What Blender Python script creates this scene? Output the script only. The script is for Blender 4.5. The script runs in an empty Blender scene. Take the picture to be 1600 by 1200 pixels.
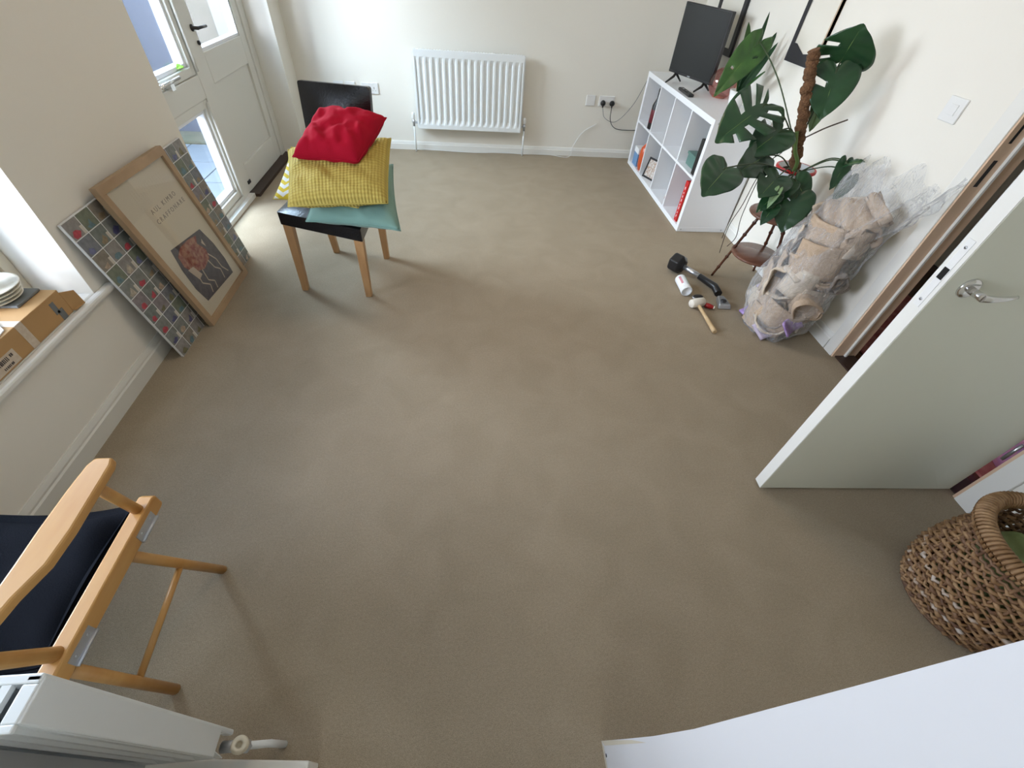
import bpy, bmesh, math, random
from mathutils import Vector as V, Matrix, noise as mnoise
random.seed(7)
PI = math.pi
C = bpy.context.scene.collection
# ---------------------------------------------------------------- camera, world, sun, exposure
F_PX, CAM_H = 674.534, 1.514
cam_rt = V((0.99520875, -0.07565407, 0.06193556))
cam_up = V((0.01151037, 0.71971443, 0.69417479))
cam_fw = V((0.09709307, 0.69013592, -0.71713691))
cam_pos = V((0, 0, CAM_H))
cd = bpy.data.cameras.new('camera'); cam = bpy.data.objects.new('camera', cd); C.objects.link(cam)
cd.sensor_fit = 'HORIZONTAL'; cd.sensor_width = 36.0; cd.lens = F_PX / 1600 * 36.0
cd.clip_start = 0.02
mw = Matrix((cam_rt, cam_up, -cam_fw)).transposed().to_4x4(); mw.translation = cam_pos
cam.matrix_world = mw
bpy.context.scene.camera = cam
sc = bpy.context.scene
sc.view_settings.view_transform = 'Standard'; sc.view_settings.look = 'None'
sc.view_settings.exposure = 0.95; sc.view_settings.gamma = 1.0
sc.view_settings.use_curve_mapping = False
w = bpy.data.worlds.new('sky'); sc.world = w; w.use_nodes = True
wn = w.node_tree; bg = wn.nodes['Background']
tc = wn.nodes.new('ShaderNodeTexCoord'); sx = wn.nodes.new('ShaderNodeSeparateXYZ')
cr = wn.nodes.new('ShaderNodeValToRGB')
wn.links.new(tc.outputs['Generated'], sx.inputs[0]); wn.links.new(sx.outputs['Z'], cr.inputs[0])
cr.color_ramp.elements[0].position = 0.0; cr.color_ramp.elements[0].color = (0.86, 0.90, 0.97, 1)
cr.color_ramp.elements[1].position = 0.6; cr.color_ramp.elements[1].color = (0.42, 0.64, 1.0, 1)
wn.links.new(cr.outputs[0], bg.inputs[0]); bg.inputs[1].default_value = 2.2
def area(name, loc, target, sx_, sy_, power, col):
    ld = bpy.data.lights.new(name, 'AREA'); ld.shape = 'RECTANGLE'; ld.size = sx_; ld.size_y = sy_
    ld.energy = power; ld.color = col
    o = bpy.data.objects.new(name, ld); C.objects.link(o); o.location = loc
    o.rotation_euler = (V(loc) - V(target)).to_track_quat('Z', 'Y').to_euler(); return o
area('sky_light_door', (-2.9, 3.5, 2.7), (0.1, 3.0, 0.2), 1.9, 1.6, 105, (0.58, 0.82, 1.0))
area('open_sky_door', (-2.9, 3.4, 1.95), (2.0, 3.0, 1.2), 1.9, 1.1, 118, (0.88, 0.94, 1.0))
area('open_sky_window', (-2.9, 0.40, 1.20), (1.6, 1.3, 0.6), 1.4, 0.9, 78, (0.88, 0.91, 1.0))
area('passage_fill', (0.0, -1.45, .85), (0.8, 1.0, 0.75), 0.9, 1.2, 5, (0.92, 0.97, 0.98))  # unseen fill added behind the camera to lift the open door's face
area('warm_ceiling_fill', (0.3, 2.3, 2.36), (0.3, 2.3, 0), 0.5, 0.5, 5, (1.0, 0.74, 0.48))  # warm fill added under the ceiling to warm the upper walls, no lamp fitting

# ---------------------------------------------------------------- helpers
def ray(u, v): return cam_rt*((u-800)/F_PX) - cam_up*((v-600)/F_PX) + cam_fw
def pz(u, v, z=0.): d = ray(u, v); return cam_pos + d*((z-CAM_H)/d.z)
def px(u, v, x): d = ray(u, v); return cam_pos + d*(x/d.x)
def py(u, v, y): d = ray(u, v); return cam_pos + d*(y/d.y)

MATS = {}
def mat(name, col, rough=.6, metal=0., spec=.5, noise=None, bump=None, trans=0, coat=0, sheen=0):
    """noise=(scale, colour2, detail)   bump=(scale, strength)"""
    m = bpy.data.materials.new(name); m.use_nodes = True; nt = m.node_tree
    b = nt.nodes['Principled BSDF']
    b.inputs['Base Color'].default_value = (*col, 1); b.inputs['Roughness'].default_value = rough
    b.inputs['Metallic'].default_value = metal; b.inputs['Specular IOR Level'].default_value = spec
    if trans: b.inputs['Transmission Weight'].default_value = trans
    if coat: b.inputs['Coat Weight'].default_value = coat
    if sheen: b.inputs['Sheen Weight'].default_value = sheen
    tcn = nt.nodes.new('ShaderNodeTexCoord')
    if noise:
        n = nt.nodes.new('ShaderNodeTexNoise'); n.inputs['Scale'].default_value = noise[0]
        n.inputs['Detail'].default_value = noise[2] if len(noise) > 2 else 3
        nt.links.new(tcn.outputs['Object'], n.inputs['Vector'])
        r = nt.nodes.new('ShaderNodeValToRGB'); r.color_ramp.elements[0].position = .35; r.color_ramp.elements[1].position = .65
        r.color_ramp.elements[0].color = (*col, 1); r.color_ramp.elements[1].color = (*noise[1], 1)
        nt.links.new(n.outputs['Fac'], r.inputs[0]); nt.links.new(r.outputs[0], b.inputs['Base Color'])
    if bump:
        n = nt.nodes.new('ShaderNodeTexNoise'); n.inputs['Scale'].default_value = bump[0]; n.inputs['Detail'].default_value = 4
        nt.links.new(tcn.outputs['Object'], n.inputs['Vector'])
        bp = nt.nodes.new('ShaderNodeBump'); bp.inputs['Strength'].default_value = bump[1]; bp.inputs['Distance'].default_value = .01
        nt.links.new(n.outputs['Fac'], bp.inputs['Height']); nt.links.new(bp.outputs[0], b.inputs['Normal'])
    MATS[name] = m; return m

def wood(name, c1, c2, scale=(4, 40, 40), rough=.45):
    m = mat(name, c1, rough); nt = m.node_tree; b = nt.nodes['Principled BSDF']
    t = nt.nodes.new('ShaderNodeTexCoord'); mp = nt.nodes.new('ShaderNodeMapping'); mp.inputs['Scale'].default_value = scale
    n = nt.nodes.new('ShaderNodeTexNoise'); n.inputs['Scale'].default_value = 1; n.inputs['Detail'].default_value = 5
    r = nt.nodes.new('ShaderNodeValToRGB'); r.color_ramp.elements[0].position = .3; r.color_ramp.elements[1].position = .7
    r.color_ramp.elements[0].color = (*c1, 1); r.color_ramp.elements[1].color = (*c2, 1)
    nt.links.new(t.outputs['Object'], mp.inputs[0]); nt.links.new(mp.outputs[0], n.inputs['Vector'])
    nt.links.new(n.outputs['Fac'], r.inputs[0]); nt.links.new(r.outputs[0], b.inputs['Base Color']); return m

class MB:
    def __init__(s): s.v = []; s.f = []; s.sm = []; s.mi = []
    def add(s, vs, fs, smooth=False, mi=0):
        o = len(s.v); s.v += [V(p) for p in vs]
        for f in fs: s.f.append(tuple(i+o for i in f)); s.sm.append(smooth); s.mi.append(mi)
        return s
    def box(s, a, b, mi=0, bev=0):
        x0, x1 = sorted((a[0], b[0])); y0, y1 = sorted((a[1], b[1])); z0, z1 = sorted((a[2], b[2]))
        return s.hexa([(x0,y0,z0),(x1,y0,z0),(x1,y1,z0),(x0,y1,z0),(x0,y0,z1),(x1,y0,z1),(x1,y1,z1),(x0,y1,z1)], mi)
    def hexa(s, p, mi=0):
        return s.add(p, [(0,3,2,1),(4,5,6,7),(0,1,5,4),(1,2,6,5),(2,3,7,6),(3,0,4,7)], False, mi)
    def slab(s, q, n, t, mi=0):          # q: 4 corners, extruded along n by t
        q = [V(p) for p in q]; n = V(n).normalized()*t
        return s.hexa(q + [p+n for p in q], mi)
    def bar(s, a, b, wd, th, up=(0,0,1), mi=0):     # rectangular bar from a to b
        a, b = V(a), V(b); d = (b-a).normalized(); side = d.cross(V(up)).normalized(); u = side.cross(d)
        sx_, ux = side*wd/2, u*th/2
        return s.hexa([a-sx_-ux, a+sx_-ux, b+sx_-ux, b-sx_-ux, a-sx_+ux, a+sx_+ux, b+sx_+ux, b-sx_+ux], mi)
    def tube(s, pts, r, n=8, caps=True, mi=0, smooth=True):
        pts = [V(p) for p in pts]; k = len(pts)
        rr = r if isinstance(r, (list, tuple)) else [r]*k
        o = []; prev = None
        for i, p in enumerate(pts):
            d = (pts[min(i+1, k-1)] - pts[max(i-1, 0)])
            d = d.normalized() if d.length > 1e-9 else V((0,0,1))
            if prev is None:
                a = d.cross(V((0,0,1)));
                if a.length < .1: a = d.cross(V((1,0,0)))
            else: a = prev - d*prev.dot(d)
            a.normalize(); prev = a; b = d.cross(a)
            o += [p + (a*math.cos(2*PI*j/n) + b*math.sin(2*PI*j/n))*rr[i] for j in range(n)]
        fs = [(i*n+j, i*n+(j+1) % n, (i+1)*n+(j+1) % n, (i+1)*n+j) for i in range(k-1) for j in range(n)]
        s.add(o, fs, smooth, mi)
        if caps:
            s.add(o[:n], [tuple(range(n))[::-1]], False, mi); s.add(o[-n:], [tuple(range(n))], False, mi)
        return s
    def lathe(s, prof, c=(0,0,0), n=32, axis=(0,0,1), mi=0, smooth=True):
        ax = V(axis).normalized(); a = ax.cross(V((0,1,0)));
        if a.length < .1: a = ax.cross(V((1,0,0)))
        a.normalize(); b = ax.cross(a); c = V(c)
        o = [c + ax*z + (a*math.cos(2*PI*j/n) + b*math.sin(2*PI*j/n))*max(r, 1e-4) for r, z in prof for j in range(n)]
        fs = [(i*n+j, i*n+(j+1) % n, (i+1)*n+(j+1) % n, (i+1)*n+j) for i in range(len(prof)-1) for j in range(n)]
        return s.add(o, fs, smooth, mi)
    def grid(s, fn, nu, nv, smooth=True, mi=0, keep=None):
        o = [V(fn(i/nu, j/nv)) for i in range(nu+1) for j in range(nv+1)]
        fs = [(i*(nv+1)+j, (i+1)*(nv+1)+j, (i+1)*(nv+1)+j+1, i*(nv+1)+j+1) for i in range(nu) for j in range(nv) if keep is None or keep(i, j)]
        return s.add(o, fs, smooth, mi)

def build(name, mb, m, parent=None, bevel=0, solid=0, sub=0, recalc=True):
    me = bpy.data.meshes.new(name)
    vs = mb.v
    if parent is not None:
        loc = parent.get('_o'); loc = V(loc) if loc is not None else V((0,0,0)); vs = [p-loc for p in vs]
    me.from_pydata([tuple(p) for p in vs], [], mb.f); me.update()
    ms = m if isinstance(m, (list, tuple)) else [m]
    for x in ms: me.materials.append(MATS[x] if isinstance(x, str) else x)
    me.polygons.foreach_set('use_smooth', mb.sm); me.polygons.foreach_set('material_index', mb.mi)
    if recalc:
        bm = bmesh.new(); bm.from_mesh(me); bmesh.ops.remove_doubles(bm, verts=bm.verts, dist=1e-6)
        bmesh.ops.recalc_face_normals(bm, faces=bm.faces); bm.to_mesh(me); bm.free()
    o = bpy.data.objects.new(name, me); C.objects.link(o)
    if parent is not None:
        o.parent = parent; o['_o'] = tuple(parent.get('_o', (0,0,0)))
    else: o['_o'] = (0., 0., 0.)
    if bevel:
        b = o.modifiers.new('bevel', 'BEVEL'); b.width = bevel; b.segments = 2; b.limit_method = 'ANGLE'
    if solid:
        b = o.modifiers.new('solid', 'SOLIDIFY'); b.thickness = solid; b.offset = 0
    if sub:
        b = o.modifiers.new('sub', 'SUBSURF'); b.levels = sub; b.render_levels = sub
    return o
def tag(o, label, cat, group=None):
    o['label'] = label; o['category'] = cat
    if group: o['group'] = group
    return o
def thing(name, label, cat, loc=(0,0,0), group=None):
    o = bpy.data.objects.new(name, None); C.objects.link(o); o.location = loc; o['_o'] = tuple(loc)
    o.empty_display_size = .05
    return tag(o, label, cat, group)
def struct(name, mb, m, label=None, **k):
    o = build(name, mb, m, **k); o['kind'] = 'structure'
    if label: o['label'] = label
    return o
def text_mb(txt, size, origin, xdir, ydir, ext=.0005, align='LEFT'):
    cu = bpy.data.curves.new('t', 'FONT'); cu.body = txt; cu.size = size; cu.extrude = ext; cu.align_x = align; cu.resolution_u = 2
    ob = bpy.data.objects.new('t', cu); C.objects.link(ob)
    dg = bpy.context.evaluated_depsgraph_get(); me = bpy.data.meshes.new_from_object(ob.evaluated_get(dg))
    xd, yd = V(xdir).normalized(), V(ydir).normalized(); zd = xd.cross(yd)
    mb = MB(); mb.add([V(origin) + xd*v.co.x + yd*v.co.y + zd*v.co.z for v in me.vertices], [tuple(p.vertices) for p in me.polygons])
    bpy.data.objects.remove(ob); bpy.data.curves.remove(cu); bpy.data.meshes.remove(me); return mb
def bez(pts, n=14):                                  # catmull-rom through points
    P = [V(p) for p in pts]; P = [P[0]*2-P[1]] + P + [P[-1]*2-P[-2]]; out = []
    for i in range(1, len(P)-2):
        for k in range(n):
            t = k/n; a, b, c, d = P[i-1], P[i], P[i+1], P[i+2]
            out.append(.5*((2*b) + (c-a)*t + (2*a-5*b+4*c-d)*t*t + (3*b-a-3*c+d)*t**3))
    out.append(P[-2]); return out

# ---------------------------------------------------------------- materials
def carpet_mat():
    m = bpy.data.materials.new('carpet'); m.use_nodes = True; nt = m.node_tree; L = nt.links
    b = nt.nodes['Principled BSDF']; b.inputs['Roughness'].default_value = .95; b.inputs['Specular IOR Level'].default_value = .1
    t = nt.nodes.new('ShaderNodeTexCoord')
    def nz(s, d, dist=0):
        n = nt.nodes.new('ShaderNodeTexNoise'); n.inputs['Scale'].default_value = s; n.inputs['Detail'].default_value = d
        n.inputs['Distortion'].default_value = dist; L.new(t.outputs['Object'], n.inputs['Vector']); return n
    def ramp(n, p0, p1, c0, c1):
        r = nt.nodes.new('ShaderNodeValToRGB'); r.color_ramp.elements[0].position = p0; r.color_ramp.elements[1].position = p1
        r.color_ramp.elements[0].color = (*c0, 1); r.color_ramp.elements[1].color = (*c1, 1); L.new(n.outputs['Fac'], r.inputs[0]); return r
    def mul(a, c):
        x = nt.nodes.new('ShaderNodeMix'); x.data_type = 'RGBA'; x.blend_type = 'MULTIPLY'; x.inputs[0].default_value = 1
        L.new(a.outputs[0] if a.bl_idname != 'ShaderNodeMix' else a.outputs[2], x.inputs[6]); L.new(c.outputs[0], x.inputs[7]); return x
    n1 = nz(480, 3); n2 = nz(5, 6, .8); n3 = nz(130, 3)
    a = ramp(n1, .3, .7, (0.295, 0.235, 0.160), (0.515, 0.425, 0.315))
    c = ramp(n2, .32, .70, (0.90, 0.895, 0.88), (1.0, 1.0, 1.0))
    d = ramp(n3, .3, .7, (0.86, 0.86, 0.86), (1, 1, 1))
    x = mul(mul(a, c), d); L.new(x.outputs[2], b.inputs['Base Color'])
    bp = nt.nodes.new('ShaderNodeBump'); bp.inputs['Strength'].default_value = .6; bp.inputs['Distance'].default_value = .004
    L.new(n1.outputs['Fac'], bp.inputs['Height']); L.new(bp.outputs[0], b.inputs['Normal'])
    MATS['carpet'] = m
carpet_mat()
mat('wall_paint', (0.83, 0.80, 0.72), .75, bump=(60, .03))
mat('ceiling_paint', (0.84, 0.83, 0.80), .85)
mat('gloss_white', (0.80, 0.79, 0.74), .35)
mat('frame_white', (0.72, 0.71, 0.65), .4)
mat('cream_wood', (0.76, 0.70, 0.56), .4)
mat('door_paint', (0.78, 0.80, 0.69), .45)
mat('radiator_white', (0.83, 0.86, 0.86), .3)
mat('shelf_white', (0.84, 0.85, 0.87), .35)
mat('plastic_white', (0.80, 0.80, 0.78), .3)
mat('black_leather', (0.005, 0.005, 0.006), .27, spec=.45, bump=(120, .15))
mat('black_cloth', (0.006, 0.007, 0.010), .95, spec=.05, bump=(300, .2))
mat('black_plastic', (0.012, 0.012, 0.013), .35)
mat('screen', (0.020, 0.022, 0.022), .25)
mat('dark_metal', (0.05, 0.05, 0.055), .35, .8)
mat('chrome', (0.75, 0.75, 0.75), .12, 1.)
mat('steel', (0.50, 0.52, 0.55), .35, .9)
mat('zinc', (0.55, 0.57, 0.6), .45, .8)
wood('oak_leg', (0.42, 0.22, 0.09), (0.50, 0.29, 0.13), (30, 30, 3))
wood('beech', (0.50, 0.245, 0.065), (0.59, 0.33, 0.11), (20, 4, 20), .35)
wood('frame_oak', (0.36, 0.24, 0.14), (0.47, 0.33, 0.20), (30, 6, 6), .5)
wood('pine_jamb', (0.66, 0.46, 0.31), (0.74, 0.54, 0.38), (20, 20, 3), .5)
wood('dark_wood', (0.045, 0.014, 0.008), (0.10, 0.035, 0.018), (20, 20, 8), .25)
wood('disc_wood', (0.13, 0.055, 0.035), (0.20, 0.09, 0.055), (6, 30, 6), .25)
wood('mallet_wood', (0.50, 0.34, 0.17), (0.60, 0.43, 0.24), (20, 20, 4), .5)
mat('red_cloth', (0.36, 0.003, 0.020), .9, spec=.2, bump=(250, .2))
mat('mint_cloth', (0.15, 0.27, 0.23), .9, bump=(250, .15), sheen=.15)
mat('cardboard', (0.46, 0.27, 0.11), .8, noise=(8, (0.50, 0.30, 0.13)))
mat('paper', (0.82, 0.83, 0.84), .6)
mat('ink', (0.06, 0.05, 0.05), .7)
mat('soft_ink', (0.30, 0.27, 0.24), .7)
mat('mat_board', (0.70, 0.62, 0.48), .5)
mat('poster_paper', (0.66, 0.60, 0.48), .4)
mat('leaf', (0.010, 0.040, 0.016), .32, noise=(9, (0.018, 0.065, 0.022)), coat=.15)
mat('leaf_light', (0.024, 0.075, 0.016), .4, noise=(14, (0.045, 0.12, 0.024)))
mat('sprig_green', (0.20, 0.42, 0.03), .5)
mat('leaf_pale', (0.16, 0.26, 0.12), .5)
mat('stem', (0.035, 0.06, 0.02), .5)
mat('stem_green', (0.12, 0.20, 0.05), .5)
mat('root', (0.07, 0.05, 0.035), .8)
mat('coir', (0.12, 0.055, 0.022), .95, noise=(90, (0.22, 0.11, 0.05)), bump=(160, 1.))
mat('soil', (0.03, 0.02, 0.012), .95, bump=(80, 1.))
mat('pot_white', (0.78, 0.82, 0.85), .3)
mat('pot_red', (0.55, 0.015, 0.015), .35)
mat('sage_cloth', (0.17, 0.22, 0.08), .9, bump=(200, .2), noise=(20, (0.22, 0.27, 0.11)))
mat('wicker', (0.22, 0.115, 0.045), .6, noise=(34, (0.36, 0.215, 0.105)))
mat('wicker_dark', (0.11, 0.05, 0.025), .6, noise=(34, (0.25, 0.14, 0.07)))
mat('wicker_pale', (0.55, 0.48, 0.42), .5, noise=(30, (0.30, 0.17, 0.08)))
mat('offcut_beige', (0.50, 0.37, 0.255), .95, noise=(60, (0.56, 0.43, 0.32)), bump=(200, .6))
mat('offcut_pale', (0.64, 0.55, 0.44), .9, noise=(90, (0.58, 0.48, 0.37)))
mat('offcut_grey', (0.23, 0.19, 0.16), .95, noise=(40, (0.34, 0.29, 0.24)), bump=(200, .6))
mat('underlay_purple', (0.30, 0.18, 0.42), .8, noise=(50, (0.42, 0.30, 0.55)))
mat('underlay_lilac', (0.52, 0.45, 0.56), .8)
mat('patio_stone', (0.13, 0.145, 0.165), .8, noise=(3, (0.16, 0.175, 0.19)))
mat('fence_paint', (0.125, 0.125, 0.155), .7)
mat('kerb', (0.14, 0.12, 0.08), .8, noise=(8, (0.10, 0.10, 0.06)))
mat('house_brick', (0.19, 0.16, 0.125), .85, noise=(5, (0.22, 0.18, 0.145)))
mat('pillar_pale', (0.26, 0.235, 0.20), .85)
mat('teal_tin', (0.10, 0.20, 0.17), .35)
mat('red_cover', (0.55, 0.02, 0.02), .5)
mat('orange_glaze', (0.60, 0.10, 0.03), .3)
mat('blue_card', (0.16, 0.30, 0.52), .5)
mat('tan', (0.42, 0.24, 0.14), .6)
mat('maroon', (0.14, 0.012, 0.02), .4)
mat('photo_print', (0.42, 0.28, 0.20), .3, noise=(60, (0.65, 0.62, 0.58), 1))
mat('rug_red', (0.30, 0.06, 0.06), .95, noise=(14, (0.42, 0.16, 0.15)))
mat('threshold', (0.035, 0.018, 0.012), .5)
mat('coat_pink', (0.60, 0.26, 0.36), .8, noise=(16, (0.35, 0.20, 0.45), 1))
mat('coat_grey', (0.07, 0.065, 0.07), .9)
mat('red_plastic', (0.30, 0.01, 0.01), .4)
mat('rubber_white', (0.72, 0.67, 0.58), .5)
mat('art_black', (0.022, 0.022, 0.026), .6)
mat('art_white', (0.80, 0.77, 0.68), .6)
mat('gold_edge', (0.55, 0.42, 0.30), .5)
mat('grey_slate', (0.16, 0.17, 0.17), .7)
mat('candle_cream', (0.66, 0.62, 0.50), .5, noise=(30, (0.75, 0.72, 0.62)))
mat('black_hole', (0.008, 0.007, 0.006), .9)

def glass_mat(name, tint, gloss, rough=.02):
    m = bpy.data.materials.new(name); m.use_nodes = True; nt = m.node_tree; nt.nodes.clear()
    o = nt.nodes.new('ShaderNodeOutputMaterial'); mx = nt.nodes.new('ShaderNodeMixShader')
    tr = nt.nodes.new('ShaderNodeBsdfTransparent'); tr.inputs[0].default_value = (*tint, 1)
    g = nt.nodes.new('ShaderNodeBsdfGlossy'); g.inputs['Roughness'].default_value = rough
    mx.inputs[0].default_value = gloss
    nt.links.new(tr.outputs[0], mx.inputs[1]); nt.links.new(g.outputs[0], mx.inputs[2]); nt.links.new(mx.outputs[0], o.inputs[0]); MATS[name] = m
glass_mat('window_glass', (0.96, 0.98, 1.0), .06)
glass_mat('picture_glass', (1, 1, 1), .05)
glass_mat('pink_glass', (0.93, 0.74, 0.72), .10)
def film_mat():
    m = bpy.data.materials.new('clear_film'); m.use_nodes = True; nt = m.node_tree; nt.nodes.clear(); L = nt.links
    o = nt.nodes.new('ShaderNodeOutputMaterial'); tr = nt.nodes.new('ShaderNodeBsdfTransparent'); tr.inputs[0].default_value = (.97, .975, .98, 1)
    p = nt.nodes.new('ShaderNodeBsdfPrincipled'); p.inputs['Base Color'].default_value = (.85, .86, .88, 1); p.inputs['Roughness'].default_value = .12
    p.inputs['Specular IOR Level'].default_value = 1.0
    t = nt.nodes.new('ShaderNodeTexCoord'); mp = nt.nodes.new('ShaderNodeMapping'); mp.inputs['Scale'].default_value = (12, 12, 7)
    n = nt.nodes.new('ShaderNodeTexNoise'); n.inputs['Scale'].default_value = 2; n.inputs['Detail'].default_value = 6; n.inputs['Distortion'].default_value = 1.5
    L.new(t.outputs['Object'], mp.inputs[0]); L.new(mp.outputs[0], n.inputs['Vector'])
    bp = nt.nodes.new('ShaderNodeBump'); bp.inputs['Strength'].default_value = 1; bp.inputs['Distance'].default_value = .03
    L.new(n.outputs['Fac'], bp.inputs['Height']); L.new(bp.outputs[0], p.inputs['Normal'])
    fr = nt.nodes.new('ShaderNodeLayerWeight'); fr.inputs['Blend'].default_value = .35; L.new(bp.outputs[0], fr.inputs['Normal'])
    mr = nt.nodes.new('ShaderNodeMapRange'); mr.inputs['To Min'].default_value = .09; mr.inputs['To Max'].default_value = .52
    L.new(fr.outputs['Facing'], mr.inputs['Value'])
    mx = nt.nodes.new('ShaderNodeMixShader'); L.new(mr.outputs[0], mx.inputs[0]); L.new(tr.outputs[0], mx.inputs[1]); L.new(p.outputs[0], mx.inputs[2])
    L.new(mx.outputs[0], o.inputs[0]); MATS['clear_film'] = m
film_mat()
def pattern_mat(name, kind):
    m = bpy.data.materials.new(name); m.use_nodes = True; nt = m.node_tree; L = nt.links; b = nt.nodes['Principled BSDF']; b.inputs['Roughness'].default_value = .9
    uv = nt.nodes.new('ShaderNodeUVMap'); sp = nt.nodes.new('ShaderNodeSeparateXYZ'); L.new(uv.outputs[0], sp.inputs[0])
    def M(op, a, c, x=None):
        k = nt.nodes.new('ShaderNodeMath'); k.operation = op
        for i, q in enumerate((a, c)):
            if q is None: continue
            if isinstance(q, (int, float)): k.inputs[i].default_value = q
            else: L.new(q, k.inputs[i])
        return k.outputs[0]
    U, W = sp.outputs[0], sp.outputs[1]
    mx = nt.nodes.new('ShaderNodeMix'); mx.data_type = 'RGBA'
    if kind == 'chevron':
        z = M('PINGPONG', M('MULTIPLY', U, 8.0), 1.0)
        s = M('FRACT', M('ADD', M('MULTIPLY', W, 8.0), M('MULTIPLY', z, .8)), None)
        L.new(M('GREATER_THAN', s, .5), mx.inputs[0])
        mx.inputs[6].default_value = (.70, .70, .66, 1); mx.inputs[7].default_value = (.62, .46, .03, 1)
    else:
        a = M('SINE', M('MULTIPLY', U, 185.0), None); c = M('SINE', M('MULTIPLY', W, 170.0), None)
        h = M('ADD', M('MULTIPLY', a, .55), M('MULTIPLY', c, .45))
        L.new(M('ADD', M('MULTIPLY', h, .5), .5), mx.inputs[0])
        mx.inputs[6].default_value = (.34, .25, .045, 1); mx.inputs[7].default_value = (.50, .40, .10, 1)
        bp = nt.nodes.new('ShaderNodeBump'); bp.inputs['Strength'].default_value = .5; bp.inputs['Distance'].default_value = .004
        L.new(h, bp.inputs['Height']); L.new(bp.outputs[0], b.inputs['Normal'])
    L.new(mx.outputs[2], b.inputs['Base Color']); MATS[name] = m
pattern_mat('chevron_cloth', 'chevron'); pattern_mat('rib_cloth', 'rib')

# ---------------------------------------------------------------- room
LW, RW, BW, H = -1.485, 2.026, 4.705, 2.42
OUT = -1.80
def bxs(lst):
    m = MB()
    for a, b in lst: m.box(a, b)
    return m
struct('floor', bxs([((-1.70, -1.6, -.10), (RW+.05, BW+.1, 0))]), 'carpet')
struct('ceiling', bxs([((OUT, -1.7, H), (3.6, BW+.15, H+.5))]), 'ceiling_paint')
WY0, WY1, WZ0, WZ1 = .16, 1.572, .405, 2.02
DY0, DY1, DZ1 = 2.622, 4.441, 2.08
struct('wall_left', bxs([((OUT, -1.6, -.1), (LW, WY0, H)), ((OUT, WY0, -.1), (LW, WY1, WZ0)), ((OUT, WY0, WZ1), (LW, WY1, H)),
                         ((OUT, WY1, -.1), (LW, DY0, H)), ((OUT, DY0, DZ1), (LW, DY1, H)), ((OUT, DY1, -.1), (LW, BW, H))]), 'wall_paint')
struct('wall_back', bxs([((OUT, BW, -.1), (RW+.12, BW+.12, H))]), 'wall_paint')
OY0, OY1 = .775, 1.668
struct('wall_right', bxs([((RW, -.08, -.1), (RW+.12, OY0-.03, H)), ((RW, OY1+.012, -.1), (RW+.12, BW, H)), ((RW, OY0-.03, 2.06), (RW+.12, OY1+.012, H))]), 'wall_paint')
# near wall with the doorway the photograph is taken from
struct('wall_front', bxs([((LW, -.09, 0), (-.43, .0, H)), ((.375, -.09, 0), (RW, .035, H)), ((-.43, -.09, 2.1), (.375, .04, H))]), 'wall_paint')
# doorway lining on the right: slightly bowed board, paint worn at its foot
prof = [(-.20, 0), (.094, 0), (.080, .22), (.066, .45), (.057, .66), (.050, 1.06), (.045, 1.40), (.040, 2.1), (-.20, 2.1)]
m = MB(); n = len(prof)
m.add([(.348, y, z) for y, z in prof] + [(.374, y, z) for y, z in prof],
      [tuple(range(n)), tuple(range(n, 2*n))[::-1]] + [(i, (i+1) % n, (i+1) % n+n, i+n) for i in range(n)])
t1 = struct('trim_1', m, 'shelf_white', 'white painted doorway lining at the bottom right, seen edge-on')
sw = MB()
sw.lathe([(0, .0), (.004, .0), (.004, .0012), (0, .0012)], (.3478, .062, .03), 12, (-1, 0, 0)); build('screw', sw, 'dark_metal', t1)
e = MB()
e.add([(.3474, .094, .002), (.3474, .082, .03), (.3474, .06, .40), (.3474, .072, .30), (.3474, .088, .10)], [(0, 1, 2, 3, 4)])
e.add([(.3474, -.05, .001), (.3474, .094, .001), (.3474, .080, .018), (.3474, -.05, .018)], [(0, 1, 2, 3)])
build('edge_strip', e, 'cream_wood', t1, recalc=False)
m = MB(); m.box((-.43, -.2, 0), (-.405, .0, 2.1)); struct('trim_2', m, 'gloss_white')
# the passage behind the camera
struct('wall_passage', bxs([((-1.6, -1.62, 0), (RW, -1.55, H)), ((1.2, -1.6, 0), (1.25, -.08, H)), ((-1.485, -1.6, 0), (-1.45, -.09, H))]), 'wall_paint')

def skirt(name, path, nrm, h=.095, t=.016, m='gloss_white'):
    """skirting with a stepped top along a straight run; nrm points into the room"""
    a, b = V(path[0]), V(path[1]); nr = V(nrm)
    pr = [(0, 0), (t, 0), (t, h*.66), (t*.72, h*.72), (t*.72, h*.80), (t*.45, h*.93), (t*.28, h), (0, h)]
    mb_ = MB(); k = len(pr)
    mb_.add([p + nr*x + V((0, 0, z)) for p in (a, b) for x, z in pr],
            [(i, (i+1) % k, (i+1) % k+k, i+k) for i in range(k)] + [tuple(range(k))[::-1], tuple(range(k, 2*k))])
    return struct(name, mb_, m)
skirt('baseboard_left', ((LW, .10, 0), (LW, DY0, 0)), (1, 0, 0), .10, .018, 'frame_white')
skirt('baseboard_left', ((LW, DY1, 0), (LW, BW, 0)), (1, 0, 0))
skirt('baseboard_back', ((LW, BW, 0), (RW, BW, 0)), (0, -1, 0), .075, .015)
skirt('baseboard_right', ((RW, OY1+.05, 0), (RW, BW, 0)), (-1, 0, 0))
skirt('baseboard_right', ((RW, .04, 0), (RW, OY0-.09, 0)), (-1, 0, 0), .085)
m = MB(); m.hexa([(LW, 0, 0), (-.40, 0, 0), (-.40, .103, 0), (LW, .195, 0), (LW, 0, .095), (-.40, 0, .095), (-.40, .103, .095), (LW, .195, .095)])
struct('baseboard_front', m, 'gloss_white', bevel=.004)
skirt('baseboard_front', ((.375, .035, 0), (RW, .035, 0)), (0, 1, 0))

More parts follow.
